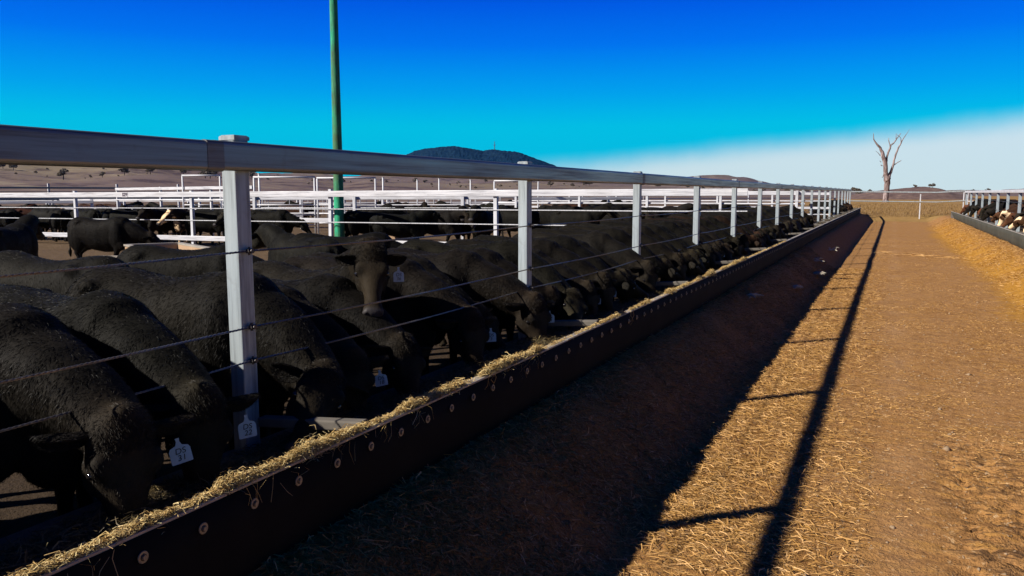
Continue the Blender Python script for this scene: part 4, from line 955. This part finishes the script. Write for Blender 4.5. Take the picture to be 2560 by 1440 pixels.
# ------------------------------------------------------------------ far trees
m,n,b=material('gum_leaf'); t=n('ShaderNodeTexCoord').outputs['Object']; a=n.noise(t,.9,3,.6); n.set(b.inputs['Base Color'],n.ramp(a,[(.35,(.11,.09,.07)),(.65,(.17,.14,.10))])); n.set(b.inputs['Roughness'],.8); LEAF=m
BARK=simple('bark',(.12,.09,.07),.9,0,2,.3)
def tree_protos(i):
    rs=np.random.default_rng(50+i); rr=random.Random(i); root=empty('gum_tree'); mb=MB(); mb.tube([(0,0,-.5),(.1,0,2),(.0,.1,3.6)],[.32,.24,.16],7)
    for k_ in range(5):
        a=k_*1.3+i; mb.tube([(0,0,2.4+.2*k_),(math.cos(a)*1.2,math.sin(a)*1.2,4),(math.cos(a)*2.2,math.sin(a)*2.2,5.2)],[.12,.08,.03],5)
    mb.build('trunk',BARK,root)
    V=[];F=[]
    for c_ in range(16):
        a=rs.uniform(0,6.28); r_=rs.uniform(.2,2.6); cx,cy,cz=math.cos(a)*r_,math.sin(a)*r_,rs.uniform(3.2,6.4)-r_*.3; R_=rs.uniform(.6,1.2)
        for _ in range(60):
            v=rs.normal(0,1,3); v/=np.linalg.norm(v); v*=R_*rs.uniform(.5,1); p=np.array((cx,cy,cz))+v*np.array((1.2,1.2,.7)); d1=rs.normal(0,.22,3); d2=rs.normal(0,.22,3); q=len(V)
            V+=[tuple(p-d1),tuple(p+d2),tuple(p+d1),tuple(p-d2)]; F.append((q,q+1,q+2,q+3))
    mkobj('crown',V,F,LEAF,root); return root
TP=[tree_protos(i) for i in range(4)]; used=[False]*4
# hills as one height field in bearings
def hill_z(az,r):   # az: picture column on the horizon, r: distance
    z=0
    def rg(x,pts):
        return np.interp(x,[p[0] for p in pts],[p[1] for p in pts])
    near=rg(az,[(-900,64),(-400,82),(-100,84),(60,80),(180,70),(330,80),(420,76),(560,58),(640,48),(760,44),(860,32),(930,40),(1000,34),(1120,24),(1300,26),(1480,19),(1650,15),(1800,12),(1950,5),(2100,2),(2300,3),(2500,6),(2700,9),(3200,14)])
    z=max(z,near/FPX*900*math.exp(-((r-900)/330)**2))
    far=rg(az,[(-900,70),(-200,80),(150,75),(500,52),(700,48),(850,42),(1000,46),(1200,44),(1400,30),(1600,22),(1700,34),(1740,42),(1790,45),(1850,38),(1920,22),(2000,12),(2100,7),(2200,5),(2500,7),(2900,20),(3300,30)])
    z=max(z,far/FPX*2200*math.exp(-((r-2200)/600)**2))
    return z
V=[];F=[]; cols=np.arange(-900,3300,9); rads=np.concatenate([np.arange(180,1300,28),np.arange(1300,3300,90)])
for r in rads:
    for c_ in cols:
        th=math.atan((c_-1280)/FPX)-YAW; x=r*math.sin(th); y=r*math.cos(th); z=hill_z(c_,r)
        f=min(1,max(0,(r-260)/300)); z=z*f+ (mnoise.fractal(Vector((x/140,y/140,3)),1,2,5)*5.0*min(1,z/12) )*f*(1 if r<1300 else 2)-.3
        if r<420: z-=.4
        V.append((x,y,z))
nc=len(cols)
for i in range(len(rads)-1):
    for j in range(nc-1): F.append((i*nc+j,i*nc+j+1,(i+1)*nc+j+1,(i+1)*nc+j))
m,n,b=material('dry_hills'); t=n('ShaderNodeTexCoord').outputs['Object']
a=n.noise(t,.004,5,.6,(1,1,2)); c=n.noise(t,.03,5,.7,(1,1,3)); e=n.noise(t,.05,5,.75,(.3,1,2))
bc=n.ramp(a,[(.3,(.135,.095,.10)),(.5,(.17,.125,.115)),(.7,(.25,.20,.13))])
bc=n.mix(n.ramp(c,[(.52,0),(.62,.8)]),bc,(.065,.045,.055)); bc=n.mix(n.ramp(e,[(.56,0),(.64,.6)]),bc,(.30,.25,.18))
n.set(b.inputs['Base Color'],bc); n.set(b.inputs['Roughness'],.95); n.set(b.inputs['Specular IOR Level'],.05)
o=mkobj('hills',V,F,m,None,True); tag(o,kind='structure')
# forested mountain
V=[];F=[]; cols=np.arange(930,1560,2.2); nc=len(cols); cr=[(930,0),(975,40),(1020,92),(1038,100),(1070,107),(1110,111),(1140,112.5),(1180,107),(1210,103),(1235,104),(1262,103),(1300,97),(1340,84),(1380,69),(1420,52),(1470,30),(1560,0)]
rads=np.linspace(2900,3900,30)
for i,r in enumerate(rads):
    p=1-abs((r-3500)/ (600 if r<3500 else 500)); p=max(0,p)**.75
    for c_ in cols:
        th=math.atan((c_-1280)/FPX)-YAW; h=np.interp(c_,[q[0] for q in cr],[q[1] for q in cr])/FPX*3500*1.05*p; x=r*math.sin(th); y=r*math.cos(th)
        h+=(mnoise.noise(Vector((x/60,y/60,0)))*4+mnoise.noise(Vector((x/9,y/9,4)))*2.5)*min(1,h/20)
        V.append((x,y,h-2))
for i in range(len(rads)-1):
    for j in range(nc-1): F.append((i*nc+j,i*nc+j+1,(i+1)*nc+j+1,(i+1)*nc+j))
m,n,b=material('forest_slope'); t=n('ShaderNodeTexCoord').outputs['Object']; a=n.noise(t,.03,4,.7)
n.set(b.inputs['Base Color'],n.ramp(a,[(.35,(.006,.016,.035)),(.65,(.016,.038,.065))])); n.set(b.inputs['Roughness'],1); n.set(b.inputs['Specular IOR Level'],0)  # distance haze put into the slope as a blue base colour
o=mkobj('mountain',V,F,m,None,False); tag(o,kind='structure')
# mast on the mountain
mp=Vector((math.sin(math.atan((1237-1280)/FPX)-YAW)*3480,math.cos(math.atan((1237-1280)/FPX)-YAW)*3480,0)); mb=MB(); mb.tube([(0,0,150),(0,0,215)],[2.2,1.2],5); mb.tube([(-4,0,200),(4,0,200)],1.4,5); o=mb.build('radio_mast',M['clamp']); o.location=mp; tag(o,'thin radio mast on top of the dark forested mountain','mast')
# low earth mound past the end fence
V=[];F=[]; mc=at(2262,230); 
for i in range(31):
    for j in range(61):
        u=(i-15)/15; v=(j-30)/30; r_=math.hypot(u,v); ridge_=(1+.10*math.sin(v*5)+.12*math.exp(-((v-.25)/.1)**2)); h=3.15*max(0,1-r_**1.9)*ridge_
        w=rt*(v*17)+fw*(u*20); h+=mnoise.noise(Vector((w.x*.3,w.y*.3,1)))*.25*min(1,h)
        V.append((mc[0]+w.x,mc[1]+w.y,h-.05))
for i in range(30):
    for j in range(60): F.append((i*61+j,i*61+j+1,(i+1)*61+j+1,(i+1)*61+j))
m,n,b=material('mound_earth'); t=n('ShaderNodeTexCoord').outputs['Object']; a=n.noise(t,.5,5,.65,(1,1,2)); n.set(b.inputs['Base Color'],n.ramp(a,[(.35,(.085,.05,.045)),(.6,(.15,.095,.08)),(.75,(.25,.17,.12))])); n.set(b.inputs['Roughness'],.95)
o=mkobj('mound',V,F,m,None,True); tag(o,kind='structure')
# trees on the hills: bearing column, distance, scale
def hz_at(c_,r):
    from_=Vector((math.sin(math.atan((c_-1280)/FPX)-YAW)*r,math.cos(math.atan((c_-1280)/FPX)-YAW)*r,0)); return from_
dg=bpy.context.evaluated_depsgraph_get(); dg.update()
def drop(x,y):
    best=0
    for nm in ('hills','mound'):
        hit,loc,_,_=bpy.data.objects[nm].ray_cast(Vector((x,y,500)),Vector((0,0,-1)))
        if hit: best=max(best,loc.z)
    return best
ft=[(10,640,1.1),(20,650,.9),(94,700,1.0),(152,800,1.0),(168,560,1.5),(180,820,.8),(205,900,.9),(215,880,.8),(265,600,.9),(330,780,1.0),(385,610,1.1),(520,600,1.6),(532,610,1.5),(545,640,1.2),(2280,253,.24),(2324,254,.30),(2316,253,.22),(2290,320,.7),(2135,420,1.0),(2143,430,.8),(2005,500,.7),(2012,520,.6),(2020,510,.6),(1925,560,.7),(2062,700,1.3)]
rr=random.Random(3)
for k_ in range(70): ft.append((rr.uniform(0,2050),rr.uniform(600,1250),rr.uniform(.6,1.3)))
for k_ in range(26): ft.append((rr.uniform(1880,2560),rr.uniform(650,1200),rr.uniform(.6,1.1)))
for k_ in range(120): ft.append((rr.uniform(-40,1500),rr.uniform(560,1150),rr.uniform(.2,.55)))
spec=len(ft)
for i,(c_,r,s) in enumerate(ft):
    p=hz_at(c_,r); z=drop(p.x,p.y); t_=i%4; o=TP[t_] if not used[t_] else copy_tree(TP[t_]); used[t_]=True
    o.location=(p.x,p.y,z-.1); o.scale=(s*.8,s*.8,s*.7); o.rotation_euler=(0,0,i*1.7)
    if 14<=i<=16: lab=['small round bush on top of the earth mound, left one','dark flat-topped bush on the right shoulder of the earth mound','little bush against the flat-topped one on the mound'][i-14]; tag(o,lab,'bush')
    else:
        if c_<620: lab='scattered gum tree on the brown grass hills left of the nearest post'
        elif c_<1320: lab='scattered gum tree on the hills between the nearest and second posts'
        elif c_<2140: lab='low gum tree on the skyline right of the mountain'
        else: lab='low gum tree on the skyline beyond the end of the lane'
        tag(o,lab,'tree',lab.replace('scattered gum tree','gum trees').replace('low gum tree','gum trees'))

# ------------------------------------------------------------------ air
hm=bpy.data.materials.new('haze'); hm.use_nodes=True; n=NT(hm.node_tree); n.n.clear()
pv=n('ShaderNodeVolumePrincipled',i_Density=.00003,i_Anisotropy=.2); pv.inputs['Color'].default_value=(.03,.3,.95,1)
ho=n('ShaderNodeOutputMaterial'); n.l.new(pv.outputs[0],ho.inputs['Volume'])
mb=MB(); mb.box(-4200,-4200,-4.5,4200,4200,260); o=mb.build('haze',hm); tag(o,'thin blue haze in the air over the plain and hills','haze',None,'stuff')
